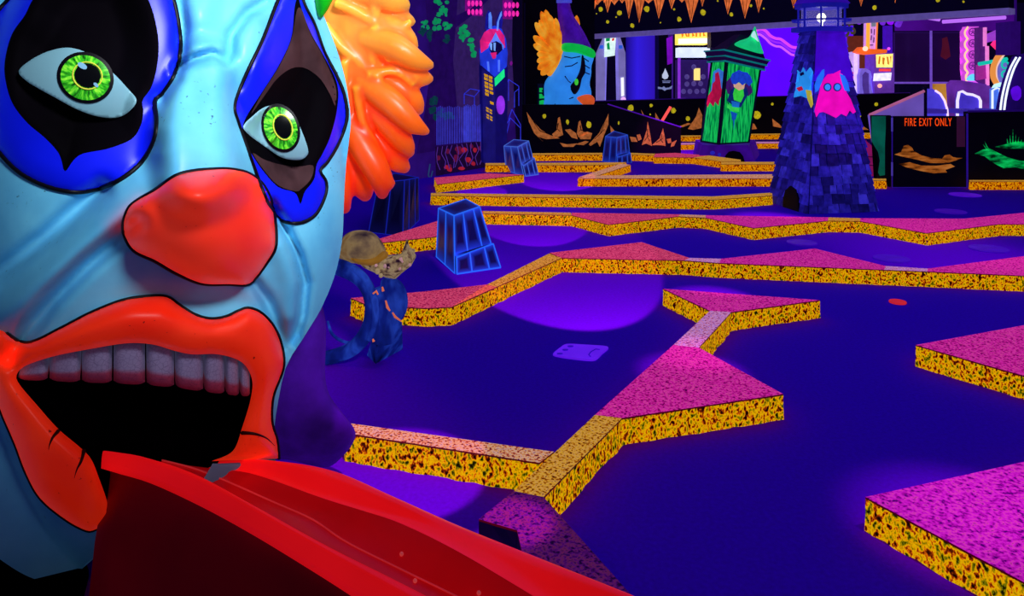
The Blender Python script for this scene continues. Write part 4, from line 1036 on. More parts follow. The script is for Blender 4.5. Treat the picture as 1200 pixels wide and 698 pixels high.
po = fl(DA - .5)
board('sign_board', po, [(1016,19),(1028.5,18.5),(1027,58),(1015.5,57)], mat('sign_lav', (190, 130, 210), .75), so, .2)
paint('sign_grey', po, [[(1021,20),(1027.5,19.5),(1026.5,31),(1021,31.5)]], mat('sign_grey', (120,130,150), .55), so, .01)
paint('sign_glyphs', po, [[(1020.5,34),(1022,33.5),(1022,39),(1020.5,39.5)], [(1024,34),(1025.5,34),(1025,41),(1023.7,41)], [(1020.5,41),(1022,41.5),(1021.5,47),(1020,47)], [(1023.5,43),(1025,44),(1024.5,50),(1023,50)], [(1019.5,52),(1023.5,52),(1023,53.5),(1019,53.5)]], mat('sign_glyph', (110, 60, 130), .5), so, .012)
bm = bmesh.new(); add_tube(bm, [po.at(1017.5,18.8,.03), po.at(1017,57.6,.03)], .05, 8); from_bm('glow_edge', bm, glow('edge_orange', (255, 170, 60), 1.1), so)
bm = bmesh.new(); add_tube(bm, [po.at(1028.3,18.5,.03), po.at(1026.8,58,.03)], .022, 8); from_bm('thin_edge', bm, glow('edge_orange2', (255, 130, 60), .9), so)
board('ledge', po, [(1004,61),(1010,55),(1014,57),(1040,58),(1039,62),(1018,64),(1010,63)], mat('ledge_orange', (235, 92, 30), .7), so, .3, .1)
bm = bmesh.new(); add_ball(bm, po.at(1014,57,.2), .07); from_bm('corner_lamp', bm, glow('lamp_peach', (255, 215, 190), 1.2), so, True)
wm = thing('white_cabinet', 'pale lilac rounded arcade cabinet right of the lighthouse', 'arcade machine', (P(1000,100,DA).x, DA, 0))
board('cabinet', fl(DA), [(991,FY),(992,80),(992,72),(996,65),(1002,61),(1007,60),(1007,FY)], mat('cab_lilac', (190,160,240), .6, .6, .1, .2, 3), wm, .5)
board('side_stripe', fl(DA), [(1001,62),(1005,60.5),(1006,FY),(1002,FY)], mat('cab_stripe', (214,190,245), .7), wm, .03, .02)
paint('red_mark', fl(DA), [[(996,86),(1000,84),(1000,95),(997,96)]], mat('cab_red', (225, 60, 120), .6), wm, .02)
cs = thing('racing_chair', 'curved lilac arcade chair beside the slot machine', 'arcade chair', (P(1015,110,DA).x, DA - .2, 0))
board('seat_shell', fl(DA - .2), [(1008,FY),(1007.5,88),(1010,81),(1015,80),(1020,83),(1022,90),(1020,98),(1023,110),(1025,FY)], mat('seat_lilac', (120,100,215), .55), cs, .4)
board('seat_pad', fl(DA - .2), [(1011,100),(1011,88),(1014,84),(1018,86),(1018,97),(1019,112),(1013,112)], mat('seat_pad', (80,54,150), .5), cs, .04, .03)
sm_ = thing('slot_machine', 'slot machine with a bright yellow screen and a white lit console', 'arcade machine', (P(1037,110,DA).x, DA - .2, 0))
ps = fl(DA - .2)
box_on('cabinet', DA - .2, 1025, 62, 1048, FY, .6, mat('slot_body', (96, 50, 160), .5), sm_)
paint('screen', ps, [[(1026.5,64),(1046.5,63),(1046,79),(1027,79)]], mat('slot_yellow', (255, 214, 110), 1.0, .5, .1, .3, 9), sm_, .015)
paint('screen_mark', ps, [[(1030,66),(1032,66),(1031,75),(1029,75)], [(1034,67),(1037,68),(1036,76),(1034,75)], [(1039,66),(1041,67),(1042,76),(1040,75)], [(1043,66),(1044.5,66),(1044,74)]], mat('slot_mark', (190, 110, 30), .7), sm_, .02)
paint('red_strip', ps, [[(1030,80.5),(1044,80.5),(1044,83.5),(1030,83.5)]], mat('slot_red', (230, 60, 60), .7), sm_, .015)
board('console', ps, [(1026,86),(1045,85),(1044,94),(1025,95)], mat('slot_white', (220, 215, 250), .85, .5, .1, .2, 9), sm_, .1, .12)
bm = bmesh.new(); add_ball(bm, P(1031,100.5,DA - .25), .06); from_bm('start_button', bm, glow('slot_btn', (255, 170, 160), 1.2), sm_, True)
vc = thing('violet_column', 'thin violet lit column with a pink lamp right of the orange sign', 'lit column', (P(1042,60,DA + 1).x, DA + 1, 0))
box_on('shaft', DA + 1, 1038, 30, 1046, FY, .2, mat('column_violet', (66, 16, 170), .55), vc)
bm = bmesh.new(); add_ball(bm, P(1041.5,57,DA + .9), .045); from_bm('lamp', bm, glow('pink_lamp', (240, 80, 255), 1.1), vc, True)
for k, (x, y, w) in enumerate(((1008,24,5),(1036,25,5),(1045,24,6),(1054,27,6))):
    f_ = thing('ceiling_spotlight', ['small ceiling spotlight left of the orange sign', 'small ceiling spotlight just right of the orange sign', 'rounded magenta ceiling spotlight, middle of the three right of the orange sign', 'small ceiling spotlight, farthest right of the orange sign'][k], 'spotlight', P(x, y, DA + .5), 'arcade ceiling spotlights')
    bm = bmesh.new(); a = P(x, y, DA + .5); add_tube(bm, [a + Vector((0, -.1, .08)), a + Vector((0, .1, -.05))], [.05 * w / 5, .08 * w / 5], 12); from_bm('can', bm, mat('spot_can', (110, 40, 200), .6) if k != 2 else mat('spot_can2', (130, 10, 220), .8), f_, True)
    bm = bmesh.new(); add_tube(bm, [a, a + Vector((.02, 0, .4))], .015, 6); from_bm('stem', bm, mat('spot_stem', (60, 30, 120), .4), f_)
for k, (x0, x1) in enumerate(((1048,1089.5),(1092,1134))):
    s_ = thing('large_screen', ['large unlit dark screen, left one of the pair beyond the gate', 'large dark screen with a faint orange glow, right one of the pair'][k], 'screen', P((x0 + x1) / 2, 96, 24.5), 'large screens beyond the gate')
    for xl in (x0 + 4, x1 - 6): box_on('stand', 24.5, xl, 95, xl + 2, floory(24.5), .1, mat('stand_dark', (16, 6, 40), .3), s_)
    box_on('panel', 24.5, x0, 38, x1, 96, .15, mat('screen_dark', (34, 8, 66), .4, .25, .5, .3, .6), s_)
    bm = bmesh.new(); q = [P(x0, 38, 24.45), P(x1, 38, 24.45), P(x1, 96, 24.45), P(x0, 96, 24.45)]; add_tube(bm, q, .022, 6, closed=True); from_bm('bezel', bm, mat('bezel_violet', (50, 20, 100), .4), s_)
    if k: paint('screen_glow', fl(24.4), [catmull_l for catmull_l in [[(1104,45),(1110,43),(1112,52),(1114,66),(1108,70),(1102,66),(1104,54)]]], mat('screen_rust', (84, 18, 44), .4, .8, .1, .4, 1), s_, .02)
hr = thing('hand_rail', 'thin violet rail and post standing between the two dark screens', 'rail', (P(1091,100,23.8).x, 23.8, 0))
bm = bmesh.new(); add_tube(bm, [P(1091,36,23.8), P(1091.2,floory(23.8),23.8)], .035, 8); from_bm('post', bm, mat('rail_violet', (120, 80, 200), .5), hr)
bm = bmesh.new(); add_tube(bm, [P(1048,97,23.8), P(1130,97,23.8)], .03, 8); from_bm('rail', bm, mat('rail_violet', (120, 80, 200), .5), hr)
lb = box_on('yellow_lit_counter', 24.2, 1098, 98, 1122, floory(24.2), .3, mat('counter_yellow', (190, 130, 50), .7, .5, .1, .5, 1.2), None); tag(lb, 'dim yellow lit counter front under the right dark screen', 'counter')
for k, (x0, y0, x1, y1) in enumerate(((1085,20.5,1101,23),(1105,25.5,1178,20.5))):
    t_ = bmesh.new(); add_tube(t_, [P(x0, y0, 20.0), P(x1, y1, 20.0)], .05, 8); o = from_bm('ceiling_tube_light', t_, glow('tube_mauve%d' % k, (190, 110, 250), 1.0)); tag(o, ['short mauve ceiling tube light above the dark screens', 'long mauve ceiling tube light above the scalloped tower'][k], 'tube light', 'arcade ceiling tube lights')
cl = struct(box_on('ceiling_arcade', 26.5, 1050, 10, 1190, 36, .1, mat('arcade_ceiling', (70, 10, 130), .5, .8, .1, .45, .5), None))
stw = thing('scalloped_tower', 'tall pink tower sign with a scalloped glowing edge and four round emblems', 'lit sign', (P(1140,110,DA - 1).x, DA - 1, 0))
pt_ = fl(DA - 1)
pts = [(1147,31),(1134,31)]
for k in range(4):
    y = 33 + k * 13.2; pts += [(1133.5, y), (1131, y + 3.5), (1131, y + 8), (1134, y + 12.5)]
pts += [(1132,89),(1133,98),(1147,98)]
board('tower_board', pt_, pts, mat('scallop_pink', (196, 74, 200), .7, .6, .1, .2, 2), stw, .25)
bm = bmesh.new(); e_ = catmull([(x, y) for x, y in pts[1:-1]], 4); add_tube(bm, [pt_.at(x, y, .03) for x, y in e_], .026, 6); from_bm('glow_edge', bm, glow('edge_cream', (255, 205, 160), 1.1), stw)
for k in range(4):
    bm = bmesh.new(); c = pt_.at(1140, 37.5 + k * 13.2, .02); add_tube(bm, [c + Vector((.1 * math.cos(a), 0, .1 * math.sin(a))) for a in [2 * math.pi * i / 18 for i in range(18)]], .014, 5, closed=True)
    for j in range(5):
        a = 2 * math.pi * j / 5 + .3; add_tube(bm, [c, c + Vector((.07 * math.cos(a), 0, .07 * math.sin(a)))], .012, 5)
    from_bm('round_emblem', bm, mat('emblem_plum', (104, 30, 130), .5), stw)
pillow('dome_lamp', [(1133,94),(1135,89),(1140,86.5),(1145,89),(1147,94)], DA - 1.2, .1, mat('dome_teal', (90, 200, 235), .8), stw)
ng = thing('neon_ride', 'large colourful arcade ride with orange hoop, teal bar and pink canopy', 'arcade ride', (P(1165,110,DA - 1.5).x, DA - 1.5, 0))
pn = fl(DA - 1.5)
board('canopy', pn, [(1156,44),(1180,33),(1181,38),(1168,47),(1156,50)], mat('ride_canopy', (150, 60, 200), .6), ng, .4)
board('pink_panel', pn, [(1166,52),(1172,44),(1181,42),(1181,58),(1172,58)], mat('ride_pink', (235, 40, 110), .7), ng, .2)
board('back_panel', pn, [(1147,32),(1156,32),(1156,100),(1147,94)], mat('ride_back', (76, 24, 110), .5), ng, .2)
board('rose_panel', pn, [(1146,76),(1155,75),(1156,92),(1146,94)], mat('ride_rose', (150, 36, 140), .6), ng, .1, .05)
for q in ([(1154.5,32),(1156.5,32),(1156.5,54),(1154.5,54)], [(1157,54),(1159,54),(1159.5,100),(1157.5,100)]): board('upright', pn, q, mat('ride_upright', (225, 120, 200), .7), ng, .1, .1)
bm = bmesh.new(); add_tube(bm, [pn.at(1147,75,.15), pn.at(1164,72,.15), pn.at(1180,69,.15)], .05, 8); from_bm('teal_bar', bm, glow('bar_teal', (20, 200, 180), .9), ng)
for c_, off, w in (((240, 150, 70), 0, .07), ((255, 205, 190), 3, .04)):
    hp = catmull([(1180 + off * .2,56 + off),(1174 + off * .6,61 + off),(1168 + off,69 + off * .6),(1164 + off,79),(1164 + off,90),(1168 + off * .6,98)], 5); bm = bmesh.new(); add_tube(bm, [pn.at(x, y, .2) for x, y in hp], w, 8); from_bm('hoop', bm, glow('hoop%d' % off, c_, .9), ng, True)
bm = bmesh.new(); add_tube(bm, [pn.at(1182.5,28,.1), pn.at(1182,48,.1)], .07, 8); from_bm('orange_light', bm, glow('ride_orange', (255, 170, 60), 1.0), ng)
for y in (76, 87):
    bm = bmesh.new(); c = pn.at(1178, y, .2); add_tube(bm, [c + Vector((.09 * math.cos(a), 0, .09 * math.sin(a))) for a in [2 * math.pi * i / 14 for i in range(14)]], .025, 6, closed=True); from_bm('teal_ring', bm, glow('bar_teal', (20, 200, 180), .9), ng, True)
board('grey_panel', pn, [(1170,73),(1180,72),(1180,98),(1172,98),(1167,88)], mat('ride_grey', (110, 100, 190), .55), ng, .1, .1)
pillow('glow_cushion', [(1163,101),(1168,97),(1176,97),(1180,101),(1180,106),(1163,106)], DA - 1.7, .15, glow('cushion_white', (200, 250, 250), 1.0), ng)
board('console', pn, [(1121,99),(1126,94),(1132,97),(1158,99),(1162,103),(1160,FY),(1124,FY)], mat('ride_console', (96, 40, 150), .5, .6, .1, .4, 2), ng, .5, .05)
# neon-edged chairs
def neon_chair(label, D, back, edge, c, ec, wpx=1.3, legs=None):
    n_ = len(back); cx = sum(p[0] for p in back) / n_
    t = thing('neon_chair', label, 'neon-edged chair', (P(cx, 130, D).x, D, 0), 'neon-edged arcade chairs')
    pl = fl(D)
    board('seat_back', pl, back, mat('chair_' + str(c), c, .55, .6, .1, .25, 3), t, .08)
    bm = bmesh.new(); add_tube(bm, [pl.at(x, y, .02) for x, y in edge], wpx * D / F, 6); from_bm('neon_edge', bm, glow('chair_edge' + str(ec), ec, 1.05), t)
    fy = floory(D)
    x0, x1 = min(p[0] for p in back), max(p[0] for p in back)
    for x in (x0 + 1.5, x1 - 1.5): box_on('leg', D, x - 1, max(p[1] for p in back) - 1, x + 1, fy, .08, mat('chair_leg', (60, 30, 130), .4), t)
    box_on('seat', D - .5, x0 + 1, 128, x1 - 1, 133, .5, mat('chair_seat', (60, 40, 160), .45), t)
    return t
e_ = [(1122,140),(1122,118),(1124,108),(1128,107),(1133,110),(1140,111),(1147,114),(1149,118),(1149,140)]
neon_chair('chair with a curved white neon-edged back, in the middle of the group beyond the gate', 14.0, e_, e_, (70, 52, 190), (235, 225, 255), 1.6)
neon_chair('leaning chair with a rounded back and pink neon edge, just right of the lilac wedge', 13.5, [(1087,140),(1087,104),(1093,104),(1102,110),(1108,120),(1111,134),(1111,140)], [(1096,106),(1102,110),(1107,118),(1110,128),(1111,140)], (72, 60, 200), (250, 220, 255), 1.2)
neon_chair('narrow chair back with a white neon edge, at the right of the group', 13.0, [(1163,140),(1163,104),(1173,102),(1172,140)], [(1163,140),(1163,106),(1168,103),(1172,104),(1171,140)], (70, 110, 215), (230, 240, 255), 1.2)
bc = thing('curved_booth', 'tall dark violet booth back with two curved white neon lines at the right edge', 'booth', (P(1200,130,12.4).x, 12.4, 0))
pb = fl(12.4)
board('booth_back', pb, [(1172,205),(1173,132),(1177,110),(1182,92),(1188,76),(1193,66),(1215,60),(1290,60),(1290,205)], mat('booth_violet', (34, 8, 104), .4, .7, .1, .5, 1.5), bc, .15)
for off in (0, 4.5):
    hp = catmull([(1172 + off,132),(1174 + off,116),(1178 + off,98),(1184 + off,80),(1191 + off,67)], 6); bm = bmesh.new(); add_tube(bm, [pb.at(x, y, .02) for x, y in hp], .016, 8); from_bm('neon_line', bm, glow('booth_neon', (225, 235, 255), 1.3), bc, True)
paint('violet_patch', pb, [blob(1191,109,6.5,9,14,.1)], mat('booth_patch', (92, 10, 220), .6, .7, .1, .4, 2), bc, .01)
dp = box_on('dark_speaker_box', 13.2, 1184, 25, 1196, 64, .4, mat('dark_violet_box', (46, 8, 110), .4, .6), None); bm = bmesh.new(); add_tube(bm, [P(1190,26,13.4), Vector((P(1190,26,13.4).x, 13.4, 4.2))], .02, 6); from_bm('hanger', bm, mat('dark_violet_box', (46, 8, 110), .4, .6), dp); tag(dp, 'dark violet box hanging above the curved booth at the right edge', 'speaker')
mat = _mat0
# ================================================================== THE BIG CLOWN
YAW = math.radians(30)
def plane_d(x, y):
    return -2.34 / (math.sin(YAW) * (x - 600) / F - math.cos(YAW))
def sstep(t): t = np.clip(t, 0, 1); return t * t * (3 - 2 * t)

HEAD = [(374,-70),(373,-30),(373,0),(384,30),(397,65),(406,100),(411,138),(409,165),(405,200),(403,240),(401,280),(393,320),(377,360),(356,395),(336,428),(326,470),(321,510),(322,560),(300,600),(230,640),(160,655),(120,652),(101,660),(82,684),(40,678),(0,655),(-40,620),(-80,540),(-105,400),(-110,200),(-100,60),(-80,-70),(0,-110),(200,-120),(330,-105)]
PATCH_L = [(203,0),(209,30),(211,60),(204,88),(192,108),(181,118),(184,140),(181,164),(166,190),(140,211),(110,222),(85,224.5),(55,218),(25,203),(2,181),(-20,150),(-32,115),(-30,70),(-12,24),(10,0),(34,-34),(90,-60),(150,-58),(192,-32)]
BLACK_L = [(174,0),(183,29),(186,57),(183,83),(177,103),(167,118),(168,130),(165,147),(154,163),(127,174),(97,180),(86,188),(76,201),(72,188),(67,177),(52,161),(31,143),(14,120),(6,92),(6,69),(14,40),(29,18),(41,-4),(70,-32),(110,-40),(155,-32)]
EYE_L = [(22,83),(38,69),(60,59),(83,56),(108,65),(132,85),(150,104),(160,117),(153,129),(138,137.5),(115,136.5),(90,128),(64,114),(44,103),(30,94)]
PATCH_R = [(326,0),(308,46),(289,86),(275,122),(279,143),(287,166),(299,200),(313,236),(329,257),(351,261),(370,251),(381,229),(382,213),(375,200),(384,189),(397,167),(406.5,138),(403,110),(394,88),(380,61),(369,30),(357,6),(350,-14),(340,-22)]
BLACK_R = [(345,10),(341,45),(326,78),(307,108),(287,140),(285,160),(294,179),(309,201),(326,219),(346,226),(352,239),(357,225),(368,210),(371,193),(377,182),(387,160),(395,128),(395,98),(378,63),(364,38),(353,9),(349,-4)]
EYE_R = [(285,148),(296,136),(309,126),(321,124),(337,130),(351,148),(361,175),(358,184),(348,187.5),(329,184),(307,169),(292,158)]
NOSE = [(144,268),(150,245),(162,234),(180,224),(205,207),(225,201),(247,198.5),(270,198),(292,203),(308,216),(318,237),(322,262),(322,290),(312,308),(300,325),(290,333.5),(268,333),(237,332),(208,320),(182,305),(156,292)]
LIPO = [(-15,392),(0,386.5),(21,399),(39,400),(72,384),(107,366),(143,352),(172,347.5),(195,347.5),(211,358),(229,369),(247,373.5),(265,371),(279,364.5),(291,361),(305,366),(319,380),(329,402),(332,430),(320,464),(318.5,494),(324.5,515),(327,537)]
LIPI = [(248,540),(273,528),(284,500),(294,466),(295,443),(283,424),(256,415),(226,415),(205,411),(179,403.5),(149,402),(107,408.5),(64,417),(31,428),(20,438),(22,449),(43,474),(68,502),(94,524),(107,538),(116,560),(125,586),(126,602)]
LIPE = [(113,620),(102,622),(77,609),(47,584),(30,554),(17,520),(4,490),(-4,470),(-17,445),(-23,418)]
def openspline(p, step):
    q = catmull(p, 8); a = np.array(q); L = np.linalg.norm(np.diff(a, axis=0), axis=1).sum()
    return [tuple(v) for v in resample(q, int(L / step))]
ST = 4.0
dPL, dBL, dEL = dense(PATCH_L, ST), dense(BLACK_L, ST), dense(EYE_L, 3)
dPR, dBR, dER = dense(PATCH_R, ST), dense(BLACK_R, ST), dense(EYE_R, 3)
dNO, dHD = dense(NOSE, ST), dense(HEAD, 6)
NOSE_U = poisson(dNO, 3.0)
lo, li, le = openspline(LIPO, ST), openspline(LIPI, ST), openspline(LIPE, ST)
dLP = lo + li + le
MOUTH = li + [(150,640),(215,640)]
def tilt_gauss(x, y, line, w):
    return np.exp(-(seg_dist(x, y, line, False) / w) ** 2)
BRIDGE = [(238,74),(233,110),(230,150),(236,200)]
def lobe(x, y, poly, k, h):
    d = seg_dist(x, y, poly); t = np.minimum(1, d / k)
    return np.where(inside(x, y, poly), h * np.sqrt(1 - (1 - t) ** 2), 0.0)
LCHEEK = [(118,222),(85,250),(50,280),(0,318),(-60,350)]
LFOLD = [(160,262),(140,278),(100,312),(62,350),(30,390),(10,420)]
PUFF = [(170,228),(120,268),(70,312),(20,352),(-40,390)]
RF1 = [(318,240),(335,268),(350,300),(358,330),(354,370),(345,400)]
RF2 = [(297,330),(312,350),(326,380),(334,410)]
RPUFF = [(330,290),(342,330),(342,370)]
BROWN = [(262,80),(270,50),(285,26),(305,12)]
def base_d(x, y):
    r2 = ((x - 185) / 222.0) ** 2 + ((y - 265) / 440.0) ** 2
    return plane_d(x, y) + 0.34 * (1 - np.sqrt(1 - np.minimum(r2, .995) * .97))
def face_d(x, y):
    d = base_d(x, y)
    # nose bridge
    bw = 30 + np.clip((y - 60) / 120, 0, 1) * 24
    bh = .085 + .12 * sstep((y - 50) / 150)
    q = seg_dist(x, y, BRIDGE, False)
    d -= bh * np.exp(-(q / bw) ** 5) * sstep((345 - y) / 130)
    d -= .05 * np.exp(-(((x - 225) / 85) ** 2 + ((y - 270) / 60) ** 2))
    # brows, forehead crease
    d -= .075 * np.exp(-(((x - 292) / 32) ** 2 + ((y - 60) / 52) ** 2))
    d -= .05 * np.exp(-(((x - 236) / 22) ** 2 + ((y - 15) / 34) ** 2))
    d += .06 * tilt_gauss(x, y, [(208,80),(228,68),(250,62),(266,72)], 5.5)
    d += .05 * tilt_gauss(x, y, [(268,62),(272,40),(290,15),(312,2)], 7)
    d += .045 * tilt_gauss(x, y, [(207,-20),(214,30),(214,60),(206,92),(188,116)], 7)
    # cheeks and folds
    d += .075 * tilt_gauss(x, y, LCHEEK, 11) + .10 * tilt_gauss(x, y, LFOLD, 10)
    d -= .09 * tilt_gauss(x, y, PUFF, 28)
    d += .085 * tilt_gauss(x, y, RF1, 6) + .05 * tilt_gauss(x, y, RF2, 7)
    d -= .045 * tilt_gauss(x, y, RPUFF, 16)
    d -= .03 * np.exp(-(((x - 378) / 26) ** 2 + ((y - 290) / 60) ** 2))
    d += .03 * np.exp(-(((x - 225) / 70) ** 2 + ((y - 352) / 14) ** 2))
    # painted eye surrounds and sockets
    d -= lobe(x, y, dPL, 26, .026) + lobe(x, y, dPR, 18, .02)
    for poly, k, h in ((dBL, 46, .085), (dBR, 34, .07)):
        d += np.where(inside(x, y, poly), h * sstep(seg_dist(x, y, poly) / k), 0)
    # lips
    d -= lobe(x, y, dLP, 26, .085)
    # nose ball
    edge = np.minimum(1, seg_dist(x, y, dNO) / 3)
    d -= np.where(inside(x, y, dNO), .25 * np.sqrt(np.maximum(0, NOSE_U(x, y))) * edge, 0)
    return d
def shift(fun, e): return lambda x, y: fun(x, y) - e

M_skin, nt, b = newmat('clown_skin'); N, L = nt.nodes, nt.links
setp(b, .03, .42, .35)
tc = N.new('ShaderNodeTexCoord')
n1 = N.new('ShaderNodeTexNoise'); n1.inputs['Scale'].default_value = 5; n1.inputs['Detail'].default_value = 6
n2 = N.new('ShaderNodeTexNoise'); n2.inputs['Scale'].default_value = 75; n2.inputs['Detail'].default_value = 5
n3 = N.new('ShaderNodeTexNoise'); n3.inputs['Scale'].default_value = 6
for n_ in (n1, n2, n3): L.new(tc.outputs['Object'], n_.inputs['Vector'])
r1 = N.new('ShaderNodeValToRGB'); r1.color_ramp.elements[0].position = .3; r1.color_ramp.elements[1].position = .7
r1.color_ramp.elements[0].color = lin((84,178,226)); r1.color_ramp.elements[1].color = lin((116,214,248))
L.new(n1.outputs['Fac'], r1.inputs['Fac'])
r2 = N.new('ShaderNodeValToRGB'); r2.color_ramp.elements[0].position = .66; r2.color_ramp.elements[1].position = .70
r2.color_ramp.elements[0].color = (0, 0, 0, 1); r2.color_ramp.elements[1].color = (1, 1, 1, 1); L.new(n2.outputs['Fac'], r2.inputs['Fac'])
r3 = N.new('ShaderNodeValToRGB'); r3.color_ramp.elements[0].position = .56; r3.color_ramp.elements[1].position = .66
r3.color_ramp.elements[0].color = (0, 0, 0, 1); r3.color_ramp.elements[1].color = (.8, .8, .8, 1); L.new(n3.outputs['Fac'], r3.inputs['Fac'])
mu = N.new('ShaderNodeMath'); mu.operation = 'MULTIPLY'; L.new(r2.outputs['Color'], mu.inputs[0]); L.new(r3.outputs['Color'], mu.inputs[1])
mx = N.new('ShaderNodeMix'); mx.data_type = 'RGBA'; L.new(mu.outputs[0], mx.inputs['Factor']); L.new(r1.outputs['Color'], mx.inputs[6]); mx.inputs[7].default_value = lin((14,40,60))
at = N.new('ShaderNodeAttribute'); at.attribute_name = 'blush'
mx2 = N.new('ShaderNodeMix'); mx2.data_type = 'RGBA'; L.new(at.outputs['Fac'], mx2.inputs['Factor']); L.new(mx.outputs[2], mx2.inputs[6]); mx2.inputs[7].default_value = lin((225,70,110))
L.new(mx2.outputs[2], b.inputs['Base Color']); L.new(mx2.outputs[2], b.inputs['Emission Color'])
def redmat(name, c0, c1, e, rough=.42):
    m, nt, b = newmat(name); N, L = nt.nodes, nt.links; setp(b, e, rough, .3)
    tc = N.new('ShaderNodeTexCoord'); n1 = N.new('ShaderNodeTexNoise'); n1.inputs['Scale'].default_value = 4; n1.inputs['Detail'].default_value = 5
    n2 = N.new('ShaderNodeTexNoise'); n2.inputs['Scale'].default_value = 80; n2.inputs['Detail'].default_value = 4
    for n_ in (n1, n2): L.new(tc.outputs['Object'], n_.inputs['Vector'])
    r1 = N.new('ShaderNodeValToRGB'); r1.color_ramp.elements[0].position = .35; r1.color_ramp.elements[1].position = .65
    r1.color_ramp.elements[0].color = lin(c0); r1.color_ramp.elements[1].color = lin(c1); L.new(n1.outputs['Fac'], r1.inputs['Fac'])
    r2 = N.new('ShaderNodeValToRGB'); r2.color_ramp.elements[0].position = .69; r2.color_ramp.elements[1].position = .72
    r2.color_ramp.elements[0].color = (0, 0, 0, 1); r2.color_ramp.elements[1].color = (.8, .8, .8, 1); L.new(n2.outputs['Fac'], r2.inputs['Fac'])
    mx = N.new('ShaderNodeMix'); mx.data_type = 'RGBA'; L.new(r2.outputs['Color'], mx.inputs['Factor']); L.new(r1.outputs['Color'], mx.inputs[6]); mx.inputs[7].default_value = lin((60,6,8))
    L.new(mx.outputs[2], b.inputs['Base Color']); L.new(mx.outputs[2], b.inputs['Emission Color'])
    return m
M_nose = redmat('clown_red_nose', (238,44,22), (248,58,36), .38)
M_lip = redmat('clown_red_lip', (236,36,10), (250,54,22), .36)
M_blue = mat('clown_blue_paint', (6,22,225), .22, .4, .4, .1, 4)
M_blk = mat('clown_black_paint', (4,2,6), .0, .8, .03, .5, 3)
M_line = mat('clown_outline', (5,3,12), 0, .5, .2)
M_eye = mat('clown_eye_white', (120,170,185), .12, .3, .5, .08, 5)

cw = thing('clown_head', 'giant near clown head with blue face, red nose and gaping red-lipped mouth', 'clown head', (P(150,690,2.5).x, 2.5, 0))
# the lips and the mouth opening are cut out together
CUT = lo + [(326,540),(249,543),(238,562),(180,622),(128,632)] + le
skin = sheet('face', dHD, [dPL, dPR, dNO, CUT], ST, face_d, M_skin, cw)
va = skin.data.attributes.new('blush', 'FLOAT', 'POINT')
co = np.empty(len(skin.data.vertices) * 3); skin.data.vertices.foreach_get('co', co); co = co.reshape(-1, 3)
px = 600 + co[:, 0] / co[:, 1] * F; py = YH + (CAMH - co[:, 2]) / co[:, 1] * F
bl = .5 * np.exp(-(seg_dist(px, py, [(165,240),(150,252),(138,266)], False) / 13) ** 2) + .22 * np.exp(-(((px - 60) / 60) ** 2 + ((py - 330) / 18) ** 2)) * 0 + .12 * np.exp(-(((px - 295) / 20) ** 2 + ((py - 345) / 12) ** 2))
va.data.foreach_set('value', bl.astype(np.float32))
# back of the head: rings closing behind the face
hd = np.array(dHD[::3]); fr = lift(hd, face_d(hd[:, 0], hd[:, 1])); cen = fr.mean(0); bdir = np.array([-math.sin(YAW), math.cos(YAW), 0])
vs, fs, n = [], [], len(fr)
for i in range(8):
    a = math.pi / 2 * i / 8
    ring = cen + (fr - cen) * math.cos(a) + bdir * .62 * math.sin(a) * (1 if i else 0)
    vs += [tuple(p) for p in ring]
vs.append(tuple(cen + bdir * .62))
for i in range(7):
    for k in range(n): fs.append((i * n + k, i * n + (k + 1) % n, (i + 1) * n + (k + 1) % n, (i + 1) * n + k))
for k in range(n): fs.append((7 * n + k, 7 * n + (k + 1) % n, 8 * n))
mesh('back_of_head', vs, fs, M_skin, cw, True)

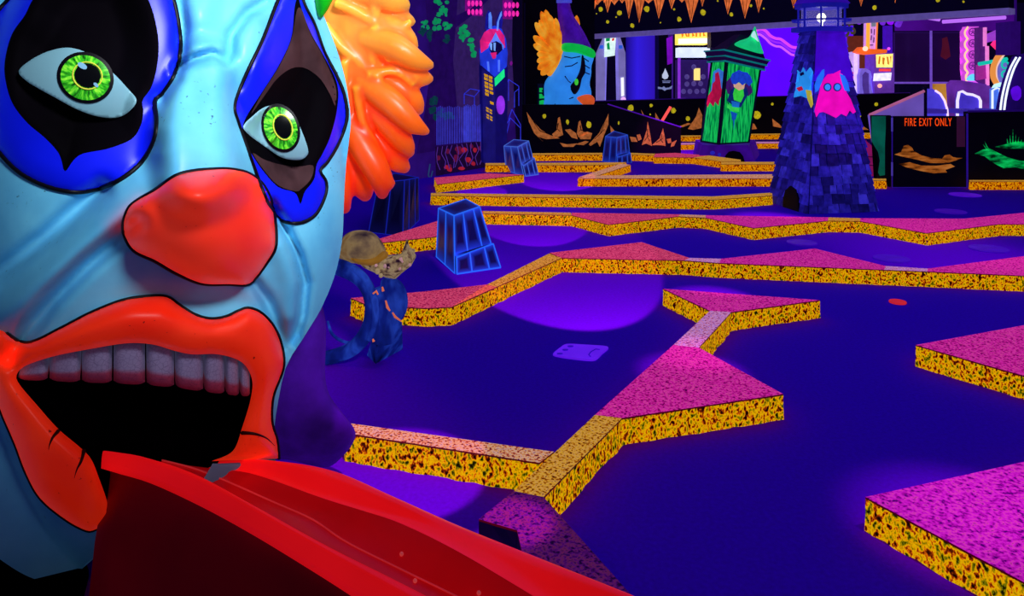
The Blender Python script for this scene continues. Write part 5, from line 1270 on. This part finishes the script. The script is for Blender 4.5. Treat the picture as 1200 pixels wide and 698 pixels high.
def outline(parent, loop, w, name='outline', closed=True, fun=face_d, e=.004, taper=None, m=None):
    """a painted line following the sculpted surface"""
    a = np.array(loop); d = fun(a[:, 0], a[:, 1]) - e; p3 = lift(a, d)
    bm = bmesh.new(); n = len(p3)
    rad = [w / 2 * d[i] / F * (taper(i / n) if taper else 1) for i in range(n)]
    add_tube(bm, [Vector(p) for p in p3], rad, 6, True, closed)
    return from_bm(name, bm, m or M_line, parent, True)
for side, dp, db, de, ic, ia, tl_, pc, pr in (('left', dPL, dBL, dEL, (100,91), (29.5,26), .35, (102.5,88.5), (15.5,14)), ('right', dPR, dBR, dER, (329,150), (19,25.5), -.35, (331.5,149), (9.5,13.5))):
    pa = sheet('eye_paint', dp, [db], ST, face_d, M_blue, cw)
    outline(pa, dp, 6.2 if side == 'left' else 4.8)
    sheet('eye_socket', db, [], ST, face_d, M_blk, cw)
    if side == 'right':
        for ep in ([(341,47),(348,12),(354,12),(364,40),(378,65),(393,100),(393,124),(387,111),(375,92),(358,80),(342,80),(325,92),(310,112),(294,134),(308,108),(327,78)], [(296,179),(310,187),(330,193),(350,195),(367,194),(364,210),(352,222),(346,224),(326,217),(309,199)]):
            sheet('eyelid', dense(ep, 3), [], 3, shift(face_d, .003), mat('clown_lid_brown', (62,40,44), .02, .8, .05, .45, 8), cw)
    sc_ = 1.0 if side == 'left' else .8
    def eye_d(x, y, de=de, ic=ic, sc_=sc_):
        r2 = ((x - ic[0]) / (78 * sc_)) ** 2 + ((y - ic[1]) / (62 * sc_)) ** 2
        c = base_d(np.array([ic[0]]), np.array([ic[1]]))[0]
        return np.minimum(face_d(x, y) - .005, .5 * (plane_d(x, y) - plane_d(np.array(ic[0]), 0)) + c - .035 + .055 * np.minimum(1.6, r2))
    eb = sheet('eyeball', de, [], 3, eye_d, M_eye, cw, .10)
    ca, sa = math.cos(tl_), math.sin(tl_)
    def ell(c, a, k=1.0, n=44): return [(c[0] + k * (a[0] * math.cos(t) * ca - a[1] * math.sin(t) * sa), c[1] + k * (a[0] * math.cos(t) * sa + a[1] * math.sin(t) * ca)) for t in [2 * math.pi * i / n for i in range(n)]]
    ir_o = ell(ic, ia, 1.0)
    sheet('iris_ring', ell(ic, ia, 1.15), [], 3, shift(eye_d, .003), M_line, eb)
    # iris with a radial texture
    mi = bpy.data.materials.get('clown_iris')
    if mi is None:
        mi, nt, b = newmat('clown_iris'); N, L = nt.nodes, nt.links; setp(b, .22, .25, .5)
        a_ = N.new('ShaderNodeAttribute'); a_.attribute_name = 'polar'; no = N.new('ShaderNodeTexNoise'); no.inputs['Scale'].default_value = 3.2; no.inputs['Detail'].default_value = 3
        L.new(a_.outputs['Vector'], no.inputs['Vector']); r = N.new('ShaderNodeValToRGB'); cr = r.color_ramp
        cr.elements[0].position = .34; cr.elements[0].color = lin((10,60,10)); cr.elements[1].position = .68; cr.elements[1].color = lin((150,250,60)); el = cr.elements.new(.5); el.color = lin((52,180,30))
        L.new(no.outputs['Fac'], r.inputs['Fac']); L.new(r.outputs['Color'], b.inputs['Base Color']); L.new(r.outputs['Color'], b.inputs['Emission Color'])
        MATS['clown_iris'] = mi
    io = sheet('iris', ir_o, [], 2.0, shift(eye_d, .006), mi, eb)
    at_ = io.data.attributes.new('polar', 'FLOAT_VECTOR', 'POINT')
    co = np.empty(len(io.data.vertices) * 3); io.data.vertices.foreach_get('co', co); co = co.reshape(-1, 3)
    px = 600 + co[:, 0] / co[:, 1] * F - ic[0]; py = YH + (CAMH - co[:, 2]) / co[:, 1] * F - ic[1]
    th = np.arctan2(py, px); rr = np.hypot(px / ia[0], py / ia[1])
    at_.data.foreach_set('vector', np.stack([np.cos(th) * 1.6, np.sin(th) * 1.6, rr * .7], 1).astype(np.float32).ravel())
    outline(eb, ell(pc, pr, 1.12), 1.6, 'pupil_ring', True, shift(eye_d, .006), .003, None, mat('pupil_gold', (190,190,60), .5))
    sheet('pupil', ell(pc, pr), [], 2, shift(eye_d, .009), mat('clown_pupil', (6,8,6), .05, .15, .6), eb)
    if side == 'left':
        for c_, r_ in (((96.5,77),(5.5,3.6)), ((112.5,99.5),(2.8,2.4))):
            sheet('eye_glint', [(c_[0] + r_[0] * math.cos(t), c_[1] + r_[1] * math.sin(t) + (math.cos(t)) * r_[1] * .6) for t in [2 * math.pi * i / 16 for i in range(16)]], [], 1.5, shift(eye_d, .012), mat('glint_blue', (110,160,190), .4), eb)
nz = sheet('nose', dNO, [], ST, face_d, M_nose, cw)
outline(nz, dNO, 5.2, taper=lambda t: .75 + .45 * math.sin(t * 9) ** 2)
lp_ = sheet('lips', dLP, [], ST, face_d, M_lip, cw)
outline(lp_, lo[6:], 4.4, closed=False); outline(lp_, le, 3.0, closed=False)
for pts in ([(68,505),(62,512),(58,521),(57,527)], [(98,528),(95,540),(90,550),(87,560)], [(284,507),(298,508),(312,513),(322,522)]):
    outline(lp_, openspline(pts, 2), 5.0, 'lip_crack', False, face_d, .001, lambda t: max(.12, 1 - t), mat('lip_crack', (60,8,6), 0))
# open mouth: a dark throat behind the lips
mo = np.array(li + [(140,650),(225,650)]); dm = face_d(mo[:, 0], mo[:, 1]); p0 = lift(mo, dm + .005)
vs, fs, n = [], [], len(p0)
for dd in (0, .1, .2): vs += [tuple(q) for q in (p0 + np.array([0, 1, 0]) * dd)]
for i in range(2):
    for k in range(n): fs.append((i * n + k, i * n + (k + 1) % n, (i + 1) * n + (k + 1) % n, (i + 1) * n + k))
M_mouth = mat('mouth_black', (2,1,3), 0, .9, 0)
mesh('mouth_wall', vs, fs, M_mouth, cw)
sheet('throat', [(-30,395),(300,395),(306,430),(304,480),(300,540),(262,620),(150,690),(95,660),(60,560),(-10,470)], [], 12, lambda x, y: plane_d(x, y) + .33, M_mouth, cw)
# upper teeth
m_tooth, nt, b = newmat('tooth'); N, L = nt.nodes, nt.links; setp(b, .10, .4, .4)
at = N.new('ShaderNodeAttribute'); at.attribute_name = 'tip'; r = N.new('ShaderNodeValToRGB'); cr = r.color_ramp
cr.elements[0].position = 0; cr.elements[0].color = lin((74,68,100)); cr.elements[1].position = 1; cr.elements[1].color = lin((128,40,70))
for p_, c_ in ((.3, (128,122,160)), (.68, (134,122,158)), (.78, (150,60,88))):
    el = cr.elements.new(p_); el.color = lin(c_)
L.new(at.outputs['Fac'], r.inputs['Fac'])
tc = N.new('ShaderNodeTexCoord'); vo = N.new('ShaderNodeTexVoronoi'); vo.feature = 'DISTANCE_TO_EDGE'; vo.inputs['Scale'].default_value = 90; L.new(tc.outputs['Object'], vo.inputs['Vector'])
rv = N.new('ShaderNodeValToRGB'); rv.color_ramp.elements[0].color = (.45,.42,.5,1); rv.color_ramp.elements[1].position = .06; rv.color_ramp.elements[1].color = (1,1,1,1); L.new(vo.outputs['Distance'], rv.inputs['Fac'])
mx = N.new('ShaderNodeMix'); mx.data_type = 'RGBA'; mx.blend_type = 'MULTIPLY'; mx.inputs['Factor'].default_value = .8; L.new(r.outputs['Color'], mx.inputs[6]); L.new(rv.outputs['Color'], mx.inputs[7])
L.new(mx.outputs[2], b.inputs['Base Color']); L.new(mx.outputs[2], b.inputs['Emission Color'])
TB = [20, 57, 95, 132, 171, 205, 239, 264, 281, 294]
topx = [20,31,64,107,149,179,205,226,256,283,295]; topy = [440,428,417,408,402,403,411,415,415,423,443]
botx = [20,55,95,132,172,206,240,266,281,295]; boty = [445,446,448,449,451,454,459,462,464,464]
for i in range(9):
    vs, fs, tip = [], [], []
    nu, nv = 9, 10
    for iv in range(nv + 1):
        for iu in range(nu + 1):
            u, v = iu / nu, iv / nv
            x = TB[i] + 1 + (TB[i + 1] - TB[i] - 2) * u
            yt = np.interp(x, topx, topy) - 7; yb = np.interp(x, botx, boty) - 3.5 * (abs(2 * u - 1) ** 4)
            y = yt + (yb - yt) * v
            bul = math.sqrt(max(0, 1 - (2 * u - 1) ** 4)) * (1 - .55 * max(0, v - .8) / .2)
            d = float(base_d(np.array([x]), np.array([430.0]))[0]) + .035 - .035 * bul - .01 * v
            vs.append(tuple(P(x, y, d))); tip.append(v)
    for iv in range(nv):
        for iu in range(nu):
            a = iv * (nu + 1) + iu; fs.append((a, a + nu + 1, a + nu + 2, a + 1))
    o_ = len(vs); back = [tuple(Vector(v_) + Vector((-.03, .06, 0))) for v_ in vs]; tip += tip[:]; vs += back
    rimi = [iu for iu in range(nu + 1)] + [iv * (nu + 1) + nu for iv in range(1, nu + 1)] + [nv * (nu + 1) + iu for iu in range(nu - 1, -1, -1)] + [iv * (nu + 1) for iv in range(nv - 1, 0, -1)]
    for a, b_ in zip(rimi, rimi[1:] + rimi[:1]): fs.append((a, b_, b_ + o_, a + o_))
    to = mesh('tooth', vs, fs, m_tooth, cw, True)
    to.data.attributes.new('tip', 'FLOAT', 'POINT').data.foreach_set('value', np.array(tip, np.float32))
# hair: fat flame-like locks fused into one sculpted mass
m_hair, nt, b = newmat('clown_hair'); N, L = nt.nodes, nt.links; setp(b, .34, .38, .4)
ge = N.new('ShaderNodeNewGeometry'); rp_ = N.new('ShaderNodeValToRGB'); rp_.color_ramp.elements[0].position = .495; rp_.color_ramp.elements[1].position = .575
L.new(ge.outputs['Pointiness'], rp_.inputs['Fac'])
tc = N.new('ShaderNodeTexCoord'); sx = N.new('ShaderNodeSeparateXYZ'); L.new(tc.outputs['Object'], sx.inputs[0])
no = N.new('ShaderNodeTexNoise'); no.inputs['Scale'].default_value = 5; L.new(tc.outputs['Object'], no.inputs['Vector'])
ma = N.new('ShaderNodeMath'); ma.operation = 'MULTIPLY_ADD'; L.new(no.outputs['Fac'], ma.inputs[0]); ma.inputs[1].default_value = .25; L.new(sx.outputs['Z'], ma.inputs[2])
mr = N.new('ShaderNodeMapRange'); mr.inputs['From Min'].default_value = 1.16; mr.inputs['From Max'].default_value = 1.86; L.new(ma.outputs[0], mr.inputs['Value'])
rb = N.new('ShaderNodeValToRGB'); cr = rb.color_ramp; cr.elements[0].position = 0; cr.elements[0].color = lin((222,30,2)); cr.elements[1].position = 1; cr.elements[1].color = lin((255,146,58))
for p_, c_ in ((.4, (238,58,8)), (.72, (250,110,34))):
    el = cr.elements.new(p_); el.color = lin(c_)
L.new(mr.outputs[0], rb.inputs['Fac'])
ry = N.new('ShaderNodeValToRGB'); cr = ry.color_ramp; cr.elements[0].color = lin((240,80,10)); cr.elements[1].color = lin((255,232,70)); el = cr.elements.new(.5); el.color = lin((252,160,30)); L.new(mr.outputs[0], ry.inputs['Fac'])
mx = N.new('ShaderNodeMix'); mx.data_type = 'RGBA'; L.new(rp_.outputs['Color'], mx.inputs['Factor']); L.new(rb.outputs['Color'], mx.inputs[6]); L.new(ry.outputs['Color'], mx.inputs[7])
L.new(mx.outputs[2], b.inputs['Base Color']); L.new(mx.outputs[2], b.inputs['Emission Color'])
bm = bmesh.new()
LOCKS = [ # (pixel path), radii px
 ([(385,150),(393,195),(398,225),(404,243)], [14,17,15,8]),
 ([(398,150),(415,190),(424,215),(428,228)], [14,17,16,9]),
 ([(405,140),(430,180),(445,208),(448,226)], [14,16,14,8]),
 ([(415,150),(438,185),(452,212),(458,214)], [12,13,10,6]),
 ([(410,120),(440,155),(462,185),(474,196)], [14,17,15,8]),
 ([(420,110),(452,140),(472,165),(480,178)], [14,16,13,7]),
 ([(425,95),(458,120),(484,145),(500,154)], [14,16,12,5]),
 ([(425,80),(460,98),(482,115),(490,128)], [14,17,14,8]),
 ([(430,65),(465,80),(490,90),(502,92)], [15,17,13,7]),
 ([(430,45),(462,55),(488,70),(504,76)], [15,16,12,6]),
 ([(425,25),(455,32),(475,44),(483,54)], [15,16,13,8]),
 ([(420,10),(450,12),(470,22),(481,25)], [16,17,13,7]),
 ([(410,-10),(440,-10),(462,0),(474,6)], [17,17,14,8]),
 ([(400,-40),(430,-38),(455,-28),(466,-16)], [18,18,15,9]),
 ([(395,-70),(420,-70),(445,-58),(456,-45)], [18,18,16,10]),
 ([(382,190),(386,215),(392,238),(398,246)], [12,12,11,6]),
]
for i, (pp, rr) in enumerate(LOCKS):
    q = catmull([(x, y, r) for (x, y), r in zip(pp, rr)], 5)
    n_ = len(q)
    add_tube(bm, [P(x, y, 2.80 + .05 * math.sin(i * 1.9) - .05 * math.sin(math.pi * k / n_) + .03 * k / n_) for k, (x, y, r) in enumerate(q)], [float(r) * 2.8 / F for *_, r in q], 12)
    x, y, r = q[-1]; add_ball(bm, P(x, y, 2.83 + .05 * math.sin(i * 1.9)), float(r) * 2.8 / F, 12, 8)
# thin crests that run over the mass
CREST = [([(378,28),(400,55),(420,72),(432,86),(440,110),(452,140),(466,172)], 5), ([(440,86),(452,110),(462,122),(474,140)], 4), ([(392,2),(415,12),(438,26),(452,34),(470,32),(482,24)], 5), ([(438,30),(448,52),(470,76),(490,92)], 4), ([(440,38),(436,62),(438,88),(444,110)], 5), ([(404,70),(404,110),(412,150),(432,190)], 4), ([(440,-10),(440,20),(446,34)], 5), ([(430,88),(462,84),(486,100)], 4), ([(418,100),(424,140),(440,170),(456,204)], 4), ([(452,70),(476,62),(496,70)], 3.5)]
for pp, r in CREST:
    q = catmull(pp, 5); n_ = len(q)
    add_tube(bm, [P(x, y, 2.712 + .05 * k / n_) for k, (x, y) in enumerate(q)], [r * 1.5 * 2.75 / F * (1 - .4 * k / n_) for k in range(n_)], 8)
add_ball(bm, P(405,60,2.84), (.14, .10, .42), 20, 14)
add_ball(bm, P(425,62,2.82), (.125, .105, .30), 20, 14)
add_ball(bm, P(420,150,2.82), (.08, .085, .20), 20, 14)
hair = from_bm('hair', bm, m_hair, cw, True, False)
md = hair.modifiers.new('fuse', 'REMESH'); md.mode = 'VOXEL'; md.voxel_size = .0075; md.use_smooth_shade = True
md = hair.modifiers.new('soften', 'SMOOTH'); md.factor = .5; md.iterations = 14
# hat brim and robe
pillow('hat_brim', [(340,-100),(395,-60),(392,-10),(386,8),(380,17),(375,22),(371,10),(367,-8),(350,-40)], 2.62, .06, mat('brim_green', (10,170,20), .35, .5), cw)
pillow('hat', [(60,-110),(200,-135),(340,-110),(360,-70),(300,-300),(250,-420),(180,-420),(90,-300)], 2.6, .35, mat('clown_hat', (60,10,130), .3, .7), cw, 16)
robe = pillow('robe', [(372,350),(381,372),(382,400),(381,438),(386,462),(400,482),(416,504),(413,520),(400,536),(385,547),(365,545),(330,538),(290,548),(250,540),(255,480),(280,430),(320,400),(352,385)], 2.80, .16, mat('robe_purple', (58,10,128), .38, .85, .1, .5, 5, bump=.6), cw, 6)
bm = bmesh.new(); add_prism(bm, [G(-120, 640, .02), G(95, 640, .02), G(104, 668, .02), G(90, 725, .02), G(-120, 800, .02)], Vector((0, 0, -.02)))
from_bm('base', bm, mat('under_head_shade', (2,1,6), 0, .9, 0), cw)  # flat black sheet painting the shade under the head

# ================================================================== RED SLIDE out of the mouth
sl = thing('red_slide', 'glossy red plastic slide coming out of the clown mouth like a tongue', 'slide', (P(400,698,2.1).x, 2.1, 0))
NSEG = 56
S_END = .50
def rail(pts):
    """resample a rail at even stations measured along the slide, ending on a common line"""
    w = np.array([tuple(P(*q)) for q in catmull(pts, 10)])
    s = w[:, 0] * .966 - w[:, 1] * .26 + .26 * 2.0
    k = int(len(w) * .85); e = w[-1] - w[k]; e[2] = min(e[2], 0) * .25
    w = np.vstack([w, w[-1] + e * 2, w[-1] + e * 8]); w[:, 2] = np.maximum(w[:, 2], .006)
    s = w[:, 0] * .966 - w[:, 1] * .26 + .26 * 2.0
    s = np.maximum.accumulate(s + np.arange(len(s)) * 1e-7)
    g = np.linspace(s[0], S_END, NSEG)
    return [Vector((np.interp(v, s, w[:, 0]), np.interp(v, s, w[:, 1]), np.interp(v, s, w[:, 2]))) for v in g]
NL = rail([(85,540,2.36),(113,547,2.20),(140,555,2.18),(179,567,2.155),(239,595,2.10),(299,628,2.05),(363,667,2.0),(410,697,1.96),(500,757,1.88),(620,835,1.79)])
NT = rail([(82,524,2.38),(107,527,2.23),(138,530,2.21),(171,536,2.185),(230,556,2.13),(299,593,2.08),(384,640,2.02),(470,683,1.97),(590,745,1.90),(700,802,1.83)])
NI = rail([(104,530,2.42),(130,533,2.26),(160,540,2.24),(196,552,2.21),(250,576,2.16),(318,612,2.11),(400,660,2.05),(480,704,2.0),(600,770,1.92),(710,825,1.81)])
CF = rail([(190,540,2.46),(222,548,2.36),(245,556,2.34),(271,567,2.31),(320,589,2.27),(367,610,2.23),(406,636,2.19),(470,668,2.13),(580,722,2.01),(720,795,1.82)])
FI = rail([(236,549,2.38),(275,551,2.345),(310,559,2.325),(380,584,2.27),(425,598,2.25),(472,614,2.22),(546,651,2.13),(690,735,1.94),(830,800,1.78)])
FM = rail([(250,545,2.38),(285,547,2.36),(318,550,2.345),(382,566,2.30),(440,588,2.27),(500,613,2.23),(575,648,2.14),(720,713,1.95),(860,775,1.8)])
FT = rail([(264,541,2.40),(288,539,2.38),(316,539,2.365),(384,550,2.335),(454,580,2.29),(528,613,2.24),(602,643,2.15),(745,700,1.95),(900,765,1.8)])
def pw(r): return r
def loft(name, rails, m, smooth=True):
    vs, fs = [], []
    for r in rails: vs += list(r)
    n = len(rails[0])
    for i in range(len(rails) - 1):
        for k in range(n - 1): fs.append((i * n + k, i * n + k + 1, (i + 1) * n + k + 1, (i + 1) * n + k))
    o = mesh(name, vs, fs, m, sl, smooth); bm = bmesh.new(); bm.from_mesh(o.data); bmesh.ops.recalc_face_normals(bm, faces=bm.faces); bm.to_mesh(o.data); bm.free(); return o
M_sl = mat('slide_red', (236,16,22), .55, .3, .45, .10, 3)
M_sld = mat('slide_red_shade', (120,2,10), .10, .45, .3, .25, 2.5)  # darker copy of the red, painting the shade on the slide's sides
M_sli = mat('slide_inner_shade', (190,5,15), .28, .3, .45, .15, 3)  # darker copy of the red for the shade inside the channel
nl, ntp, ni, cf, fi, fm, ft = map(pw, (NL, NT, NI, CF, FI, FM, FT))
inset = [p + Vector((.015 - .03 * max(0, 1 - i / 5), .03, -.004)) for i, p in enumerate(nl)]
foot = [Vector((p.x * (p.y - .12) / p.y, p.y - .12, .0)) for i, p in enumerate(nl)]
k0 = next(i for i, p in enumerate(nl) if 600 + p.x / p.y * F > 106)
foot = [p + Vector((-.0 if i < k0 else .03 - .05 * max(0, 1 - (i - k0) / 8), 0, 0)) for i, p in enumerate(foot)]
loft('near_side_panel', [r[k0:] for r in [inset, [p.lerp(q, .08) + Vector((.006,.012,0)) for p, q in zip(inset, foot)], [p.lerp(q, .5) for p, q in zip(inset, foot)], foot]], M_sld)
def arc(a, b, lift_, k=4):
    out = []
    for i in range(k + 1):
        t = i / k; out.append([p.lerp(q, t) + Vector((0, -.0, lift_ * math.sin(math.pi * t))) for p, q in zip(a, b)])
    return out
loft('near_rim', [inset] + [nl] + arc(nl, ntp, 0.006)[1:] + arc(ntp, ni, .006)[1:], M_sl)
deep = [p.lerp(q, .5) + Vector((0, 0, -.06)) for p, q in zip(ni, cf)]
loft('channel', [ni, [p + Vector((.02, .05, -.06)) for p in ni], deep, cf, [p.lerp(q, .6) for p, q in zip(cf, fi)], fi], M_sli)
farfoot = [Vector((p.x + .01, p.y + .03, 0)) for p in ft]
loft('far_rim', [fi] + arc(fi, fm, -.004)[1:] + arc(fm, ft, .008)[1:] + [[p + Vector((.012, .03, -.02)) for p in ft]], M_sl)
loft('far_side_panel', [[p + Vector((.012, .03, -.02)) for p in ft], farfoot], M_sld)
bm = bmesh.new(); add_tube(bm, [p + Vector((0, 0, .003)) for p in cf], .0024, 6); from_bm('seam_bead', bm, mat('seam_bead', (214,48,54), .35, .25, .5), sl, True)
for k in (27, 30, 35, 39):
    bm = bmesh.new(); add_ball(bm, cf[k].lerp(fi[k], .3 if k % 2 else -.12) + Vector((0, 0, .006)), .006, 8, 6); from_bm('bolt', bm, mat('bolt_pale', (235,90,90), .3, .3, .5), sl, True)

# ================================================================== LIGHT
def area(name, loc, target, size, power, col, sy=None, spread=None):
    l = bpy.data.lights.new(name, 'AREA'); l.energy = power; l.color = col; l.size = size
    if sy: l.shape = 'RECTANGLE'; l.size_y = sy
    if spread: l.spread = math.radians(spread)
    o = bpy.data.objects.new(name, l); COL.objects.link(o); o.location = loc
    o.rotation_euler = (Vector(target) - Vector(loc)).to_track_quat('-Z', 'Y').to_euler(); return o
def spot(name, loc, target, ang, power, col, blend=.15, rad=.05):
    l = bpy.data.lights.new(name, 'SPOT'); l.energy = power; l.color = col; l.spot_size = math.radians(ang); l.spot_blend = blend; l.shadow_soft_size = rad
    o = bpy.data.objects.new(name, l); COL.objects.link(o); o.location = loc
    o.rotation_euler = (Vector(target) - Vector(loc)).to_track_quat('-Z', 'Y').to_euler(); return o
w = bpy.data.worlds.new('world'); SC.world = w; w.use_nodes = True
w.node_tree.nodes['Background'].inputs[0].default_value = (.10, .06, .5, 1); w.node_tree.nodes['Background'].inputs[1].default_value = .12
area('blacklight_ceiling_front', (2.5, 5.5, 4.1), (2.5, 5.5, 0), 8, 96, (.105, .16, 1.0), 8)
area('blacklight_ceiling_rear', (2.0, 14, 4.1), (2.0, 14, 0), 9, 100, (.2, .14, 1.0), 9)
# the lamp that lights the clown
spot('clown_lamp', (.62, .2, 2.75), (-.8, 2.3, 1.60), 37, 600, (.92, .96, 1.0), 1.0, .3)
spot('hair_lamp', (.9, 2.4, 3.6), (-.55, 2.8, 1.5), 40, 62, (1.0, .9, .7), .6, .2)
V = (1.0, .06, 1.0)
def pool(x, y, rx, h, dist, dx, power, col=V, blend=.12):
    c = G(x, y); s = Vector((c.x + dx, c.y - dist, h)); r = rx * c.y / F
    L = (c - s).length; spot('violet_pool_lamp', s, c, math.degrees(2 * math.atan(r / L)), power * 4.5 * L * L, col, blend, .02)
pool(655, 324, 128, 1.1, 2.6, .3, 6)
pool(622, 260, 74, 1.2, 3.0, .2, 4.5)
pool(655, 214, 45, 2.0, 3.0, 0, 6)
pool(565, 226, 30, 2.0, 3.0, 0, 6)
pool(470, 556, 105, 1.5, .6, .25, 5)
pool(812, 436, 75, 2.6, .8, .2, 6, V, 1.0)
pool(835, 350, 60, 2.6, 1.0, .2, 6, V, .8)
pool(905, 258, 55, 2.6, 1.5, .2, 7, V, .8)
pool(1110, 300, 170, 2.8, 2, .3, 3, V, 1.0)
pool(1150, 620, 170, 2.6, .6, .2, 4.5, (.8, .04, 1.0), 1.0)
pool(596, 648, 62, 2.4, .4, .3, 9, V, .7)
pool(790, 180, 60, 2.6, 2, 0, 7, V, .8)
spot('lighthouse_lamp', (6.0, 6.4, 2.6), (3.75, 8.7, 1.35), 30, 160, (.75, .1, 1.0), .7)
